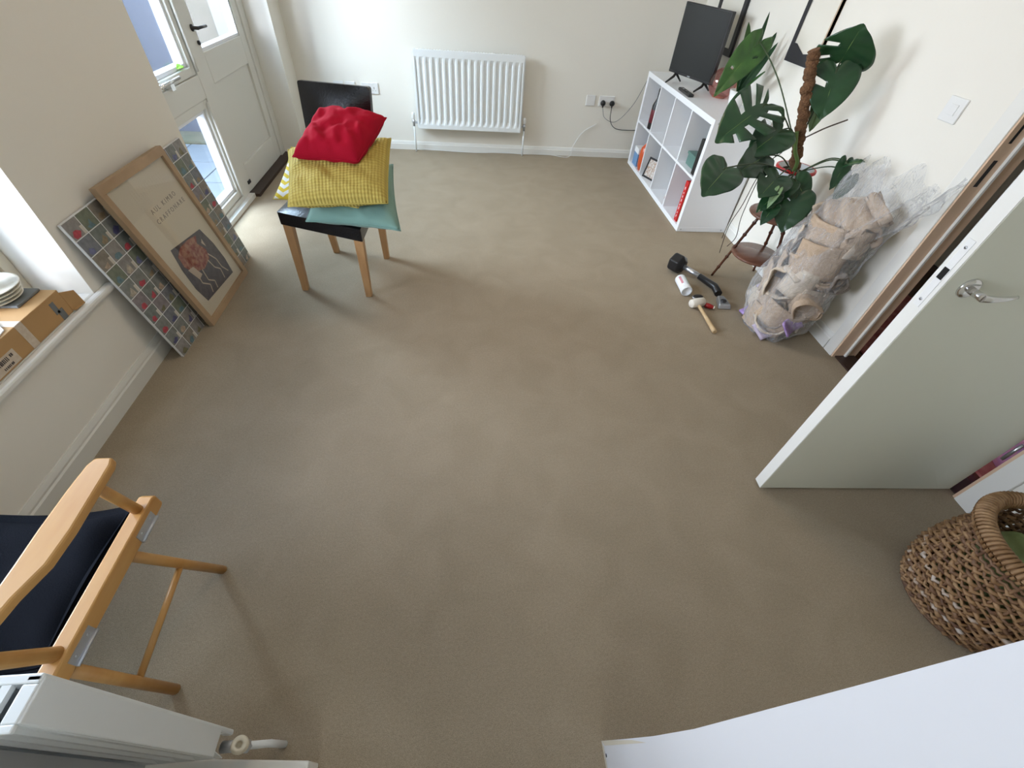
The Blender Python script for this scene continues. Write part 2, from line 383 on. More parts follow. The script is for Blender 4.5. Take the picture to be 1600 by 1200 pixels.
# sill under the left window
m = MB(); m.box((-1.70, WY0, .405), (LW, WY1, .432)); m.box((LW, WY0-.05, .405), (-1.455, 1.652, .432))
struct('window_sill', m, 'gloss_white', 'white painted sill board with rounded nose under the left window', bevel=.008)

# left casement window
def frame_rect(mb_, x0, x1, y0, y1, z0, z1, wd, wb=None):
    wb = wb or wd
    mb_.box((x0, y0, z0), (x1, y0+wd, z1)); mb_.box((x0, y1-wd, z0), (x1, y1, z1))
    mb_.box((x0, y0+wd, z0), (x1, y1-wd, z0+wb)); mb_.box((x0, y0+wd, z1-wd), (x1, y1-wd, z1)); return mb_
w1 = struct('window_1', frame_rect(MB(), -1.76, -1.69, WY0, WY1, .432, WZ1, .045), 'cream_wood', bevel=.004)
s_ = frame_rect(MB(), -1.75, -1.70, WY0+.046, (WY0+WY1)/2-.003, .478, WZ1-.047, .04); build('casement', s_, 'gloss_white', w1, bevel=.004)
s_ = frame_rect(MB(), -1.75, -1.70, (WY0+WY1)/2+.003, WY1-.046, .478, WZ1-.047, .04); build('casement', s_, 'gloss_white', w1, bevel=.004)
build('pane', bxs([((-1.727, WY0+.08, .51), (-1.723, (WY0+WY1)/2-.04, WZ1-.08))]), 'window_glass', w1)
build('pane', bxs([((-1.727, (WY0+WY1)/2+.04, .51), (-1.723, WY1-.08, WZ1-.08))]), 'window_glass', w1)

# glazed screen beside the garden door: post, transom, lights
XF0, XF1 = -1.74, -1.665
fr = MB()
fr.box((XF0, DY0, 0), (XF1, DY0+.06, DZ1)); fr.box((XF0, 3.395, 0), (XF1, 3.50, DZ1)); fr.box((XF0, 4.345, 0), (XF1, DY1, DZ1))
fr.box((XF0, DY0+.06, DZ1-.06), (XF1, 4.345, DZ1)); fr.box((XF0, DY0+.06, 0), (XF1, 3.395, .055)); fr.box((XF0, DY0+.06, .675), (XF1, 3.395, .80))
w2 = struct('window_2', fr, 'frame_white', 'off-white frame holding the narrow lights left of the garden door', bevel=.004)
def light(z0, z1, nm, open_=False):
    y0, y1 = DY0+.065, 3.39
    g = frame_rect(MB(), -1.73, -1.672, y0, y1, z0, z1, .045); o = build(nm, g, 'frame_white', w2, bevel=.004)
    g = frame_rect(MB(), -1.745, -1.69, y0+.045, y1-.045, z0+.045, z1-.045, .022); build('glazing_bead', g, 'shelf_white', o, bevel=.003)
    build('pane', bxs([((-1.722, y0+.065, z0+.065), (-1.718, y1-.065, z1-.065))]), 'window_glass', o); return o
light(.06, .672, 'lower_light'); lt = light(.803, DZ1-.065, 'upper_light')
b_ = MB(); b_.tube([(-1.655, 3.36, .07), (-1.655, 3.36, .66)], .008, 8); b_.tube([(-1.655, 3.385, .82), (-1.655, 3.385, 2.0)], .008, 8)
build('bead', b_, 'frame_white', w2)
b_ = MB(); b_.box((-1.665, 2.99, .80), (-1.635, 3.03, .83)); b_.tube([(-1.645, 2.90, .835), (-1.64, 3.12, .84)], .009, 8); b_.lathe([(0, 0), (.014, .004), (.014, .02), (0, .028)], (-1.64, 2.90, .822), 12)
build('window_stay', b_, 'chrome', w2)

# garden door
dX0, dX1 = -1.725, -1.675; y0, y1 = 3.505, 4.34
g = MB()
g.box((dX0, y0, .025), (dX1, y0+.085, 2.01)); g.box((dX0, y1-.095, .025), (dX1, y1, 2.01))
g.box((dX0, y0+.085, .025), (dX1, y1-.095, .20)); g.box((dX0, y0+.085, .715), (dX1, y1-.095, .885)); g.box((dX0, y0+.085, 1.9), (dX1, y1-.095, 2.01))
d1 = struct('door_1', g, 'frame_white', 'off-white half-glazed garden door in the far left corner', bevel=.004)
build('panel', bxs([((-1.71, y0+.08, .195), (-1.692, y1-.09, .72))]), 'frame_white', d1)
g = frame_rect(MB(), -1.735, -1.682, y0+.085, y1-.095, .885, 1.9, .018); build('glazing_bead', g, 'shelf_white', d1, bevel=.003)
build('pane', bxs([((-1.712, y0+.10, .90), (-1.708, y1-.11, 1.885))]), 'window_glass', d1)
hm = MB(); hm.lathe([(0, 0), (.018, 0), (.018, .008), (.009, .01), (.009, .04), (0, .042)], (dX1, y0+.045, 1.01), 14, (1, 0, 0)); hm.tube([(-1.64, y0+.045, 1.01), (-1.637, y0+.16, 1.008)], .008, 8)
build('door_handle', hm, 'dark_metal', d1)
hm = MB(); hm.lathe([(0, 0), (.012, 0), (.012, .012), (0, .014)], (dX1, y0+.06, .935), 12, (1, 0, 0)); build('lock_cylinder', hm, 'dark_metal', d1)
hm = MB(); hm.box((dX1, y0+.035, .075), (dX1+.008, y0+.085, .10)); build('security_bolt', hm, 'dark_metal', d1, bevel=.003)
struct('trim_3', bxs([((-1.80, y0, 0), (-1.60, DY1, .022))]), 'threshold', 'dark threshold strip under the garden door')
struct('trim_4', bxs([((-1.70, DY0, 0), (-1.63, 3.50, .03))]), 'gloss_white')

# outside
m = MB(); 
struct('patio_ground', bxs([((-14, -8, -.16), (OUT, 24, -.15))]), 'kerb')
pav = struct('patio', bxs([((-3.74, -1.4, -.15), (OUT, 4.95, -.128))]), 'patio_stone')
for i in range(4):
    for j in range(13):
        x0 = -1.83 - i*.46; yy = -1.03 + j*.46
        build('paving_slab', bxs([((x0-.45, yy, -.13), (x0, yy+.452, -.112-.004*random.random()))]), 'patio_stone', pav, bevel=.004)
fe = thing('side_fence', 'slate blue board fence along the far side of the patio', 'fence', (-4.0, 2, -.12))
for k in range(24):
    yy = -1.6 + k*.30
    build('fence_board', bxs([((-4.02 - .012*(k % 2), yy, -.12), (-4.0 - .012*(k % 2), yy+.305, 1.7))]), 'fence_paint', fe)
build('fence_rail', bxs([((-3.99, -1.6, 1.2), (-3.95, 5.5, 1.27))]), 'fence_paint', fe)
fe = thing('end_fence', 'slate blue fence seen through the narrow lights beside the garden door', 'fence', (-3.3, 5.3, -.12))
for k in range(7):
    x0 = -4.0 + k*.19
    build('fence_board', bxs([((x0, 5.3 + .010*(k % 2), -.12), (x0+.195, 5.32+.010*(k % 2), 1.9))]), 'fence_paint', fe)
tag(build('garden_wall', bxs([((-2.67, 5.26, -.15), (-2.24, 5.5, 2.6))]), 'house_brick'), 'dusky pink rendered garden wall seen through the door glass', 'wall')
tag(build('pale_pillar', bxs([((-2.24, 5.20, -.15), (-1.80, 5.5, 2.6))]), 'pillar_pale'), 'paler pinkish pillar right of the dusky pink garden wall', 'pillar')
tag(build('border_kerb', bxs([((-3.95, -1.5, -.14), (-3.74, 5.28, -.09)), ((-3.74, 4.95, -.14), (OUT, 5.28, -.10))]), 'kerb'), 'tan gravel strip at the foot of the slate blue fence', 'kerb')

# interior door lining, hall
jm = MB(); jm.box((RW-.012, OY1-.028, 0), (RW+.13, OY1, 2.03)); jm.box((RW-.012, OY0-.03, 0), (RW+.13, OY0, 2.03)); jm.box((RW-.012, OY0-.03, 2.03), (RW+.13, OY1, 2.06))
t5 = struct('trim_5', jm, 'pine_jamb', 'bare wooden lining of the open doorway on the right')
build('door_stop', bxs([((RW+.055, OY1-.040, 0), (RW+.066, OY1-.0279, 2.03)), ((RW+.055, OY0, 0), (RW+.066, OY0+.012, 2.03))]), 'gloss_white', t5)
sp = MB(); sp.box((RW+.010, OY1-.0285, .93), (RW+.028, OY1-.0279, 1.03)); build('strike_plate', sp, 'dark_metal', t5)
for zz in (1.09, 1.30): build('strike_plate', bxs([((RW+.012, OY1-.0288, zz), (RW+.024, OY1-.0279, zz+.07))]), 'black_hole', t5)
struct('trim_6', bxs([((RW-.018, OY1-.020, 0), (RW, OY1+.045, 2.1)), ((RW-.018, OY0-.085, 0), (RW, OY0-.012, 2.1))]), 'gloss_white', 'white narrow architrave around the open doorway', bevel=.003)
struct('hall_floor', bxs([((RW+.05, -.3, -.1), (3.6, 3.2, -.004))]), 'dark_wood')
struct('trim_7', bxs([((RW+.005, OY0, -.02), (RW+.12, OY1-.028, .008))]), 'threshold', 'dark wood threshold strip of the open doorway')
struct('wall_hall', bxs([((3.5, -.3, 0), (3.6, 3.2, H)), ((RW+.12, -.35, 0), (3.6, -.3, H)), ((RW+.12, 3.2, 0), (3.6, 3.3, H))]), 'wall_paint')
tag(build('hall_rug', bxs([((RW+.20, .30, -.004), (2.95, 2.9, .008))]), 'rug_red'), 'faded red patterned rug in the hall past the open door', 'rug')
def blob(name, label, cat, c, r, m_, group=None, seed=0):
    b = MB()
    def fn(u, v):
        th, ph = u*2*PI, v*PI; d = V((math.cos(th)*math.sin(ph), math.sin(th)*math.sin(ph), math.cos(ph)))
        k = 1+.25*mnoise.noise(d*1.8+V((seed, 0, 0)))
        p = V((d.x*r[0]*k, d.y*r[1]*k, max(d.z*r[2]*k, -r[2]))); return p+V(c)
    b.grid(fn, 24, 14); return tag(build(name, b, m_), label, cat, group)
blob('shoulder_bag', 'bunched pink and purple fabric bag seen through the hinge gap of the door', 'bag', (2.42, .90, .30), (.20, .18, .29), 'coat_pink', seed=3)
blob('dark_rucksack', 'dark grey rucksack in the hall beside the pink bag', 'bag', (2.36, 1.27, .22), (.17, .15, .21), 'coat_grey', seed=8)

# interior door leaf (door_2)
hx, hy = 2.012, .800; ex, ey = 1.180, .838
dd = V((ex-hx, ey-hy, 0)).normalized(); dn = V((-dd.y, dd.x, 0));
if dn.y < 0: dn = -dn
def dp(s, n_, z): return V((hx, hy, 0)) + dd*s + dn*n_ + V((0, 0, z))
LEN = (V((ex, ey, 0))-V((hx, hy, 0))).length
m = MB(); m.hexa([dp(0,0,.012), dp(LEN,0,.012), dp(LEN,.044,.012), dp(0,.044,.012), dp(0,0,2.0), dp(LEN,0,2.0), dp(LEN,.044,2.0), dp(0,.044,2.0)])
d2 = struct('door_2', m, 'door_paint', 'large plain off-white door standing open at the right with chrome handle', bevel=.0015)
m = MB(); m.hexa([dp(LEN,.001,.012), dp(LEN+.002,.001,.012), dp(LEN+.002,.043,.012), dp(LEN,.043,.012), dp(LEN,.001,2.), dp(LEN+.002,.001,2.), dp(LEN+.002,.043,2.), dp(LEN,.043,2.)])
build('lipping', m, 'gloss_white', d2)
m = MB(); m.hexa([dp(LEN+.002,.012,.905), dp(LEN+.0035,.012,.905), dp(LEN+.0035,.032,.905), dp(LEN+.002,.032,.905), dp(LEN+.002,.012,1.09), dp(LEN+.0035,.012,1.09), dp(LEN+.0035,.032,1.09), dp(LEN+.002,.032,1.09)])
lp = build('latch_plate', m, 'plastic_white', d2, bevel=.001)
m = MB(); m.hexa([dp(LEN+.003,.014,.985), dp(LEN+.0045,.014,.985), dp(LEN+.0045,.030,.985), dp(LEN+.003,.030,.985), dp(LEN+.003,.014,1.015), dp(LEN+.0045,.014,1.015), dp(LEN+.0045,.030,1.015), dp(LEN+.003,.030,1.015)])
build('latch_slot', m, 'black_hole', lp)
for zz in (.925, 1.07):
    m = MB(); m.lathe([(0, 0), (.004, 0), (.004, .001), (0, .001)], dp(LEN+.0036, .022, zz), 10, dd); build('screw', m, 'steel', lp)
HS, HZ = LEN-.068, .975
h = MB(); h.lathe([(0, 0), (.0265, 0), (.0265, .005), (.022, .0075), (.012, .0085), (0, .0085)], dp(HS, 0, HZ), 28, -dn)
ro = build('handle_rose', h, 'chrome', d2)
h = MB(); h.tube([dp(HS, -.008, HZ), dp(HS, -.03, HZ), dp(HS-.003, -.047, HZ)], [.0095, .0095, .0105], 14)
pts = bez([dp(HS, -.045, HZ), dp(HS-.02, -.050, HZ+.001), dp(HS-.06, -.046, HZ+.001), dp(HS-.105, -.032, HZ-.002)], 8)
h.tube(pts, [.0105 - .0055*i/(len(pts)-1) for i in range(len(pts))], 12); build('handle_lever', h, 'chrome', d2)
h = MB(); h.lathe([(0, 0), (.0265, 0), (.0265, .005), (0, .008)], dp(HS, .044, HZ), 28, dn); h.tube([dp(HS, .05, HZ), dp(HS, .085, HZ), dp(HS-.02, .10, HZ), dp(HS-.11, .095, HZ)], .009, 12)
build('back_handle', h, 'chrome', d2)
for zz in (.25, 1.0, 1.75):
    m = MB(); m.tube([(2.016, .789, zz), (2.016, .789, zz+.09)], .006, 10); build('hinge', m, 'steel', d2)

# ---------------------------------------------------------------- wall fittings
def radiator(name, label, x0, x1, z0, z1, yf, yb, nrib, side, pane=True):
    """yf: front plane; yb: back; side=-1 means the front faces -y"""
    r = thing(name, label, 'radiator', ((x0+x1)/2, (yf+yb)/2, z0))
    m = MB(); s = side
    def fn(u, v):
        x = x0+.012+(x1-x0-.024)*u; z = z0+.035+(z1-z0-.085)*v
        ph = (u*nrib) % 1.; k = max(0, min(1, (abs(ph-.5)-.13)/.14)); fade = min(1, min(v, 1-v)*18)
        return (x, yf - s*(.014*k*fade), z)
    m.grid(fn, nrib*8, 12, False); build('front_panel', m, 'radiator_white', r)
    e = MB()
    for a, b in (((x0, z0), (x1, z0+.036)), ((x0, z1-.05), (x1, z1)), ((x0, z0+.036), (x0+.013, z1-.05)), ((x1-.013, z0+.036), (x1, z1-.05))):
        e.box((a[0], yf, a[1]), (b[0], yf-s*.008, b[1]))
    build('rim', e, 'radiator_white', r, bevel=.003)
    b = MB(); b.box((x0+.01, yb, z0+.02), (x1-.01, yb-s*-.008, z1-.02)); build('back_panel', b, 'radiator_white', r)
    return r
rd = radiator('radiator', 'white ribbed panel radiator in the middle of the back wall', -.453, .511, .21, .814, BW-.088, BW-.035, 17, -1)
for xx in (-.46, .511): build('side_panel', bxs([((xx, BW-.085, .222), (xx+.007, BW-.035, .805))]), 'radiator_white', rd, bevel=.002)
m = MB()
for k in range(40): m.box((-.44+k*.0236, BW-.08, .806), (-.432+k*.0236, BW-.04, .812))
build('top_grille', m, 'radiator_white', rd)
def valve(par, x, y, z, m2='plastic_white'):
    a = MB(); a.lathe([(.006, -.03), (.011, -.03), (.011, -.005), (.015, 0), (.015, .016), (.009, .02), (.009, .03), (0, .03)], (x, y, z), 16)
    a.tube([(x, y, z), (x+(.035 if x < 0 else -.035), y, z)], .009, 10); o = build('valve', a, 'zinc', par)
    c = MB(); c.lathe([(.013, 0), (.016, .005), (.015, .045), (.012, .05), (0, .051)], (x, y, z+.028), 16); build('valve_cap', c, m2, o)
    p = MB(); p.tube([(x, y, z-.02), (x, y, 0)], .0075, 10); build('pipe', p, 'radiator_white', par)
valve(rd, -.495, BW-.062, .255); valve(rd, .548, BW-.062, .255)

def plate(name, label, c, wdt, hgt, nrm, group=None, extra=None):
    """wall plate centred at c; nrm = axis 'y' (back wall) or 'x' (right wall)"""
    p = thing(name, label, 'switch' if 'switch' in name else 'socket' if 'socket' in name else 'wall plate', c, group)
    a = MB()
    if nrm == 'y': a.box((c[0]-wdt/2, c[1]-.009, c[2]-hgt/2), (c[0]+wdt/2, c[1], c[2]+hgt/2))
    else: a.box((c[0]-.009, c[1]-wdt/2, c[2]-hgt/2), (c[0], c[1]+wdt/2, c[2]+hgt/2))
    build('faceplate', a, 'plastic_white', p, bevel=.003); return p
bl = plate('blank_plate', 'square white blank plate beside the double socket with black plugs', (1.170, BW, .492), .086, .086, 'y')
ds = plate('double_socket', 'white double socket on the back wall with two black plugs', (1.325, BW, .492), .147, .086, 'y')
for k, xx in enumerate((1.290, 1.378)):
    a = MB(); a.lathe([(0, 0), (.022, 0), (.024, .006), (.022, .022), (.012, .030), (0, .031)], (xx, BW-.009, .478), 20, (0, -1, 0))
    a.tube([(xx, BW-.028, .475), (xx, BW-.03, .445)], .007, 8)
    tag(build('plug', a, 'black_plastic'), ['black round plug in the left half of the double socket', 'black round plug in the right half of the double socket'][k], 'plug', 'plugs in the double socket')
a = MB(); a.tube(bez([(1.290, BW-.03, .446), (1.33, BW-.03, .36), (1.45, BW-.02, .33), (1.58, BW-.02, .47), (1.66, BW-.02, .66), (1.69, BW-.02, .75)]), .0022, 6)
tag(build('thin_cable', a, 'grey_slate'), 'thin pale cable looping from the left plug up to the cube shelf', 'cable')
a = MB(); a.tube(bez([(1.378, BW-.03, .446), (1.39, BW-.03, .34), (1.46, BW-.02, .27), (1.60, BW-.02, .26), (1.75, BW-.02, .27)]), .0032, 6)
tag(build('power_cable', a, 'black_plastic'), 'dark cable running from the right plug behind the cube shelf', 'cable')
for k, (xx, wd) in enumerate(((-1.135, .086), (-1.035, .086), (-.865, .147))):
    p = plate('double_socket' if k == 2 else 'aerial_plate', ['small white wall plate furthest left behind the leather chair', 'small white wall plate in the middle behind the leather chair', 'white double socket just right of the leather chair back'][k], (xx, BW, .495), wd, .086, 'y')
    if k == 2:
        for q in (-.036, .036):
            h = MB()
            for dx, dz, ww, hh in ((0, .008, .003, .009), (-.011, -.012, .0035, .002), (.011, -.012, .0035, .002)):
                h.box((xx+q+dx-ww, BW-.0096, .49+dz-hh), (xx+q+dx+ww, BW-.0089, .49+dz+hh))
            build('pin_holes', h, 'soft_ink', p)
            h = MB(); h.box((xx+q*.55-.007, BW-.012, .518), (xx+q*.55+.007, BW-.009, .532)); build('rocker', h, 'plastic_white', p)
ls = plate('light_switch', 'white square light switch on the right wall left of the doorway', (RW, 1.928, 1.130), .088, .088, 'x')
a = MB(); a.box((RW-.0125, 1.908, 1.112), (RW-.009, 1.946, 1.150)); build('rocker', a, 'plastic_white', ls, bevel=.001)
a = MB(); a.tube(bez([(-.53, BW-.035, .012), (-.40, BW-.04, .02), (-.2, BW-.035, .008), (.1, BW-.05, .008), (.35, BW-.03, .012), (.55, BW-.04, .008), (.8, BW-.035, .012), (1.02, BW-.06, .006), (1.06, BW-.03, .10), (1.14, BW-.012, .22), (1.26, BW-.012, .30)]), .0028, 6)
tag(build('white_cable', a, 'plastic_white'), 'thin white cable lying along the back skirting under the radiator', 'cable')

# ---------------------------------------------------------------- cube shelf
KX, KY, KD, KL, KH = 1.619, 3.09, .39, 1.47, .77
ks = thing('cube_shelf', 'white two by four cube shelf standing long side along the right wall', 'shelf', (KX+KD/2, KY+KL/2, 0))
T = .038; t = .016
build('top_board', bxs([((KX, KY, KH-T), (KX+KD, KY+KL, KH))]), 'shelf_white', ks, bevel=.0015)
build('bottom_board', bxs([((KX, KY, .002), (KX+KD, KY+KL, T))]), 'shelf_white', ks, bevel=.0015)
for yy in (KY, KY+KL-T): build('side_panel', bxs([((KX, yy, T), (KX+KD, yy+T, KH-T))]), 'shelf_white', ks, bevel=.0015)
ci = (KL-2*T-3*t)/4; hi = (KH-2*T-t)/2
for k in range(3):
    yy = KY+T+ci*(k+1)+t*k; build('divider', bxs([((KX+.003, yy, T), (KX+KD, yy+t, KH-T))]), 'shelf_white', ks)
build('middle_shelf', bxs([((KX+.002, KY+T, T+hi), (KX+KD, KY+KL-T, T+hi+t))]), 'shelf_white', ks)
for xx, zz in ((.03, .02), (.36, .02), (.03, .75), (.36, .75)):
    a = MB(); a.lathe([(0, 0), (.006, 0), (.006, .001), (0, .001)], (KX+xx, KY-.0005, zz), 10, (0, -1, 0)); build('bolt_cap', a, 'zinc', ks)
CY = lambda k: KY+T+(ci+t)*k      # start of column k (k=0 nearest)
Z0, Z1 = T, T+hi+t
# column 0 lower: red book; column 0 upper: router + tin
rb = tag(build('red_book', bxs([((KX+.012, CY(0)+.050, Z0), (KX+.24, CY(0)+.098, Z0+.30))]), 'red_cover', bevel=.002), 'bright red upright book with white lettering, nearest bottom cube of shelf', 'book')
tl = MB()
for k, hh in enumerate((.018, .012, .022, .014, .020, .016, .010, .019)): tl.box((KX+.0112, CY(0)+.070, Z0+.03+k*.030), (KX+.0122, CY(0)+.079, Z0+.03+k*.030+hh))
build('faded_title', tl, 'paper', rb)['kind'] = 'stuff'
tag(build('thin_book', bxs([((KX+.02, CY(0)+.024, Z0), (KX+.24, CY(0)+.046, Z0+.305))]), 'tan', bevel=.002), 'thin tan upright book pressed between the red book and shelf side', 'book')
tag(build('set_top_box', bxs([((KX+.012, CY(0)+.022, Z1), (KX+.24, CY(0)+.082, Z1+.235))]), 'black_plastic', bevel=.006), 'black slab box standing on edge in the nearest top cube', 'box')
tt = tag(build('teal_tin', bxs([((KX+.05, CY(0)+.13, Z1), (KX+.25, CY(0)+.29, Z1+.085))]), 'teal_tin', bevel=.006), 'flat dark teal tin in the nearest top cube', 'tin')
build('lid', bxs([((KX+.045, CY(0)+.125, Z1+.07), (KX+.255, CY(0)+.295, Z1+.09))]), 'teal_tin', tt, bevel=.004)
a = MB(); a.lathe([(0, 0), (.028, 0), (.036, .03), (.030, .055), (.018, .06), (0, .06)], (KX+.07, CY(1)+.07, Z0), 18)
tag(build('clay_dish', a, 'tan'), 'tiny tan clay pot in the second cube from the near end, bottom row', 'pot')
# column 2 lower: photo frame + black pot
pf = thing('photo_frame', 'small black framed photo leaning in the bottom row of the shelf', 'photo frame', (KX+.06, CY(2)+.12, Z0))
def leaning(q, mb_frame, wd, th, nrm):
    pass
q = [V((KX+.012, CY(2)+.285, Z0)), V((KX+.085, CY(2)+.12, Z0)), V((KX+.125, CY(2)+.135, Z0+.165)), V((KX+.052, CY(2)+.30, Z0+.165))]
def quad_pt(q, u, v): return (q[0]*(1-u)+q[1]*u)*(1-v) + (q[3]*(1-u)+q[2]*u)*v
def quad_frame(q, wu, wv, n_, th):
    m_ = MB()
    for u0, u1, v0, v1 in ((0, 1, 0, wv), (0, 1, 1-wv, 1), (0, wu, wv, 1-wv), (1-wu, 1, wv, 1-wv)):
        m_.slab([quad_pt(q, u0, v0), quad_pt(q, u1, v0), quad_pt(q, u1, v1), quad_pt(q, u0, v1)], n_, th)
    return m_
def quad_plane(q, u0, u1, v0, v1, n_, off, th=.001):
    n_ = V(n_).normalized(); return MB().slab([quad_pt(q, a, b)+n_*off for a, b in ((u0, v0), (u1, v0), (u1, v1), (u0, v1))], n_, th)
nq = (q[1]-q[0]).cross(q[3]-q[0]).normalized(); nq = nq if nq.x > 0 else -nq
build('frame', quad_frame(q, .07, .09, nq, .012), 'black_plastic', pf)
build('photo', quad_plane(q, .06, .94, .08, .92, nq, .006), 'photo_print', pf)
a = MB(); a.lathe([(0, 0), (.05, 0), (.056, .08), (.05, .10), (.045, .10), (.045, .03), (0, .03)], (KX+.17, CY(2)+.16, Z0), 22)
tag(build('black_pot', a, 'black_plastic'), 'round black pot behind the small framed photo', 'pot')
a = MB(); a.lathe([(0, 0), (.028, 0), (.028, .10), (0, .10)], (KX+.07, CY(2)+.085, Z0), 18); tag(build('white_candle', a, 'candle_cream'), 'short white candle beside the small framed photo', 'candle')
# column 3 lower: cards, orange pot, bottle ; upper: dark bottles / books
cd1 = tag(build('blue_box', bxs([((KX+.012, CY(3)+.16, Z0), (KX+.13, CY(3)+.28, Z0+.15))]), 'blue_card', bevel=.002), 'blue and white carton in the farthest bottom cube', 'box')
build('white_flap', bxs([((KX+.010, CY(3)+.158, Z0+.11), (KX+.132, CY(3)+.282, Z0+.156))]), 'paper', cd1)
a = MB(); a.lathe([(0, 0), (.04, 0), (.052, .04), (.056, .13), (.050, .19), (.022, .225), (.016, .23)], (KX+.055, CY(3)+.088, Z0), 24)
dj = tag(build('orange_bottle', a, 'orange_glaze'), 'glossy orange red bottle with a thin grey neck in the farthest bottom cube', 'bottle')
a = MB(); a.lathe([(.016, .228), (.013, .25), (.012, .315), (.0, .316)], (KX+.055, CY(3)+.088, Z0), 18); build('neck', a, 'grey_slate', dj)
a = MB(); a.lathe([(0, 0), (.034, 0), (.037, .01), (.037, .18), (.015, .235), (.014, .305), (0, .306)], (KX+.040, CY(3)+.085, Z1), 24)
wb = tag(build('wine_bottle', a, 'black_plastic'), 'dark bottle with a maroon label in the farthest top cube', 'bottle')
a = MB(); a.lathe([(.0373, .05), (.0376, .051), (.0376, .15), (.0373, .151)], (KX+.040, CY(3)+.085, Z1), 24); build('label', a, 'maroon', wb)

# television
tv = thing('television', 'black flat screen television on the white cube shelf', 'television', (1.76, 4.02, KH))
A = V((1.655, 4.206, .835)); B = V((1.845, 3.80, .825)); zt = 1.262
ax = (B-A); ax.z = 0; nn = V((ax.y, -ax.x, 0)).normalized()
if nn.x > 0: nn = -nn
q = [A, B, V((B.x, B.y, 1.255)), V((A.x, A.y, zt+.005))]
build('body', MB().slab(q, -nn, .035), 'black_plastic', tv, bevel=.004)
build('screen', quad_plane(q, .02, .98, .04, .98, nn, .0, .002), 'screen', tv)
build('badge', quad_plane(q, .47, .53, .012, .03, nn, .002, .001), 'steel', tv)
build('back_housing', MB().slab([quad_pt(q, .2, .1)-nn*.035, quad_pt(q, .8, .1)-nn*.035, quad_pt(q, .8, .6)-nn*.035, quad_pt(q, .2, .6)-nn*.035], -nn, .03), 'black_plastic', tv, bevel=.008)
for f in (.17, .86):
    c0 = quad_pt(q, f, 0)-nn*.015; a = MB()
    a.tube([c0+V((0, 0, .01)), c0+V((0, 0, -.02)) + nn*.02, V((c0.x, c0.y, KH+.006))+nn*.095], [.011, .010, .006], 8)
    a.tube([c0+V((0, 0, .0)), V((c0.x, c0.y, KH+.006))-nn*.07], [.010, .006], 8)
    build('foot', a, 'black_plastic', tv)
rm = MB(); p0, p1 = pz(1064, 138, KH+.011), pz(1080, 150, KH+.011); rm.bar(p0, p1, .042, .018)
rmt = tag(build('remote_control', rm, 'black_plastic', bevel=.004), 'black remote control lying on the shelf in front of the television', 'remote control')
rmb = MB()
for k in range(3): 
    c_ = p0.lerp(p1, .25+.25*k)+V((0, 0, .009)); rmb.lathe([(.005, 0), (.005, .002), (0, .002)], c_, 8)
build('buttons', rmb, 'steel', rmt)
# pink glass bowl
vc = pz(1122, 152, KH); vc.z = KH
R_ = .098; pr = []
for k in range(19):
    a_ = -1.15 + k*(2.25/18); pr.append((R_*math.cos(a_), R_*math.sin(a_)+R_*.915))
a = MB(); a.lathe([(0, .004), (.045, .004)] + pr, vc, 36)
gb = tag(build('glass_bowl_vase', a, 'pink_glass', solid=.004), 'round pink glass bowl vase beside the television', 'vase')
a = MB(); a.lathe([(0, .001), (.046, .001), (.046, .010), (0, .012)], vc, 30); build('base', a, 'tan', gb)

# potted spear plant with a big monstera leaf behind on the shelf
def catm(ctrl, N):
    out = []; P = [ctrl[0]] + ctrl + [ctrl[-1]]; seg = len(ctrl)-1
    for i in range(N+1):
        s = i/N*seg; k = min(int(s), seg-1); t_ = s-k; a, b, c, d = P[k], P[k+1], P[k+2], P[k+3]
        out.append(tuple(.5*((2*b[j])+(c[j]-a[j])*t_+(2*a[j]-5*b[j]+4*c[j]-d[j])*t_*t_+(3*b[j]-a[j]-3*c[j]+d[j])*t_**3) for j in (0, 1)))
    return out
HEART = catm([(0.012, 0), (.10, -.13), (.27, -.17), (.43, -.06), (.5, .14), (.47, .38), (.36, .62), (.19, .83), (.06, .95), (0, 1.0)], 36)
def leaf_mb(base, tip, ratio, nrm, slitsL=(), slitsR=(), droop=.18, fold=.12, thick=.0012):
    """slits: list of (row0,row1,t0,t1) in a 36 x 8 half-leaf grid"""
    base, tip = V(base), V(tip); L_ = (tip-base).length; yd = (tip-base).normalized(); n_ = V(nrm); n_ = (n_-yd*n_.dot(yd)).normalized(); xd = yd.cross(n_)
    W_ = ratio*L_; mb_ = MB(); N, K = 36, 8
    for sgn, sl in ((1, slitsR), (-1, slitsL)):
        def fn(u, v):
            i = round(u*N); bxx, byy = HEART[i]; m0 = max(0., (i/N)**1.25*.999)
            if i < 3: m0 = 0
            x = bxx*v; y = m0 + (byy-m0)*v
            z = fold*abs(x)*(1-1.4*abs(x)) - droop*y*y + .012*math.sin(i*1.1)*v
            return base + xd*(x*sgn*W_) + yd*(y*L_) + n_*(z*L_)
        def keep(i, j):
            for r0, r1, t0, t1 in sl:
                if r0 <= i < r1 and t0 <= (j+.5)/K < t1: return False
            return True
        mb_.grid(fn, N, K, True, 0, keep)
    return mb_
def petiole(path, r=.0035): return MB().tube(bez(path, 8), r, 6)
wp = thing('spear_leaf_plant', 'dark spear-leaved plant in a white tapered pot on the near end of the shelf', 'plant', tuple(pz(1150, 172, KH)))
pc = pz(1145, 170, KH); pc.x = min(pc.x, 1.915); pc.z = KH
a = MB(); a.lathe([(0, 0), (.040, 0), (.062, .11), (.057, .11), (.048, .09), (0, .09)], pc, 28); build('pot', a, 'plastic_white', wp)
a = MB(); a.lathe([(0, .088), (.052, .092)], pc, 20); build('soil', a, 'soil', wp)
top = pc+V((0, 0, .09))
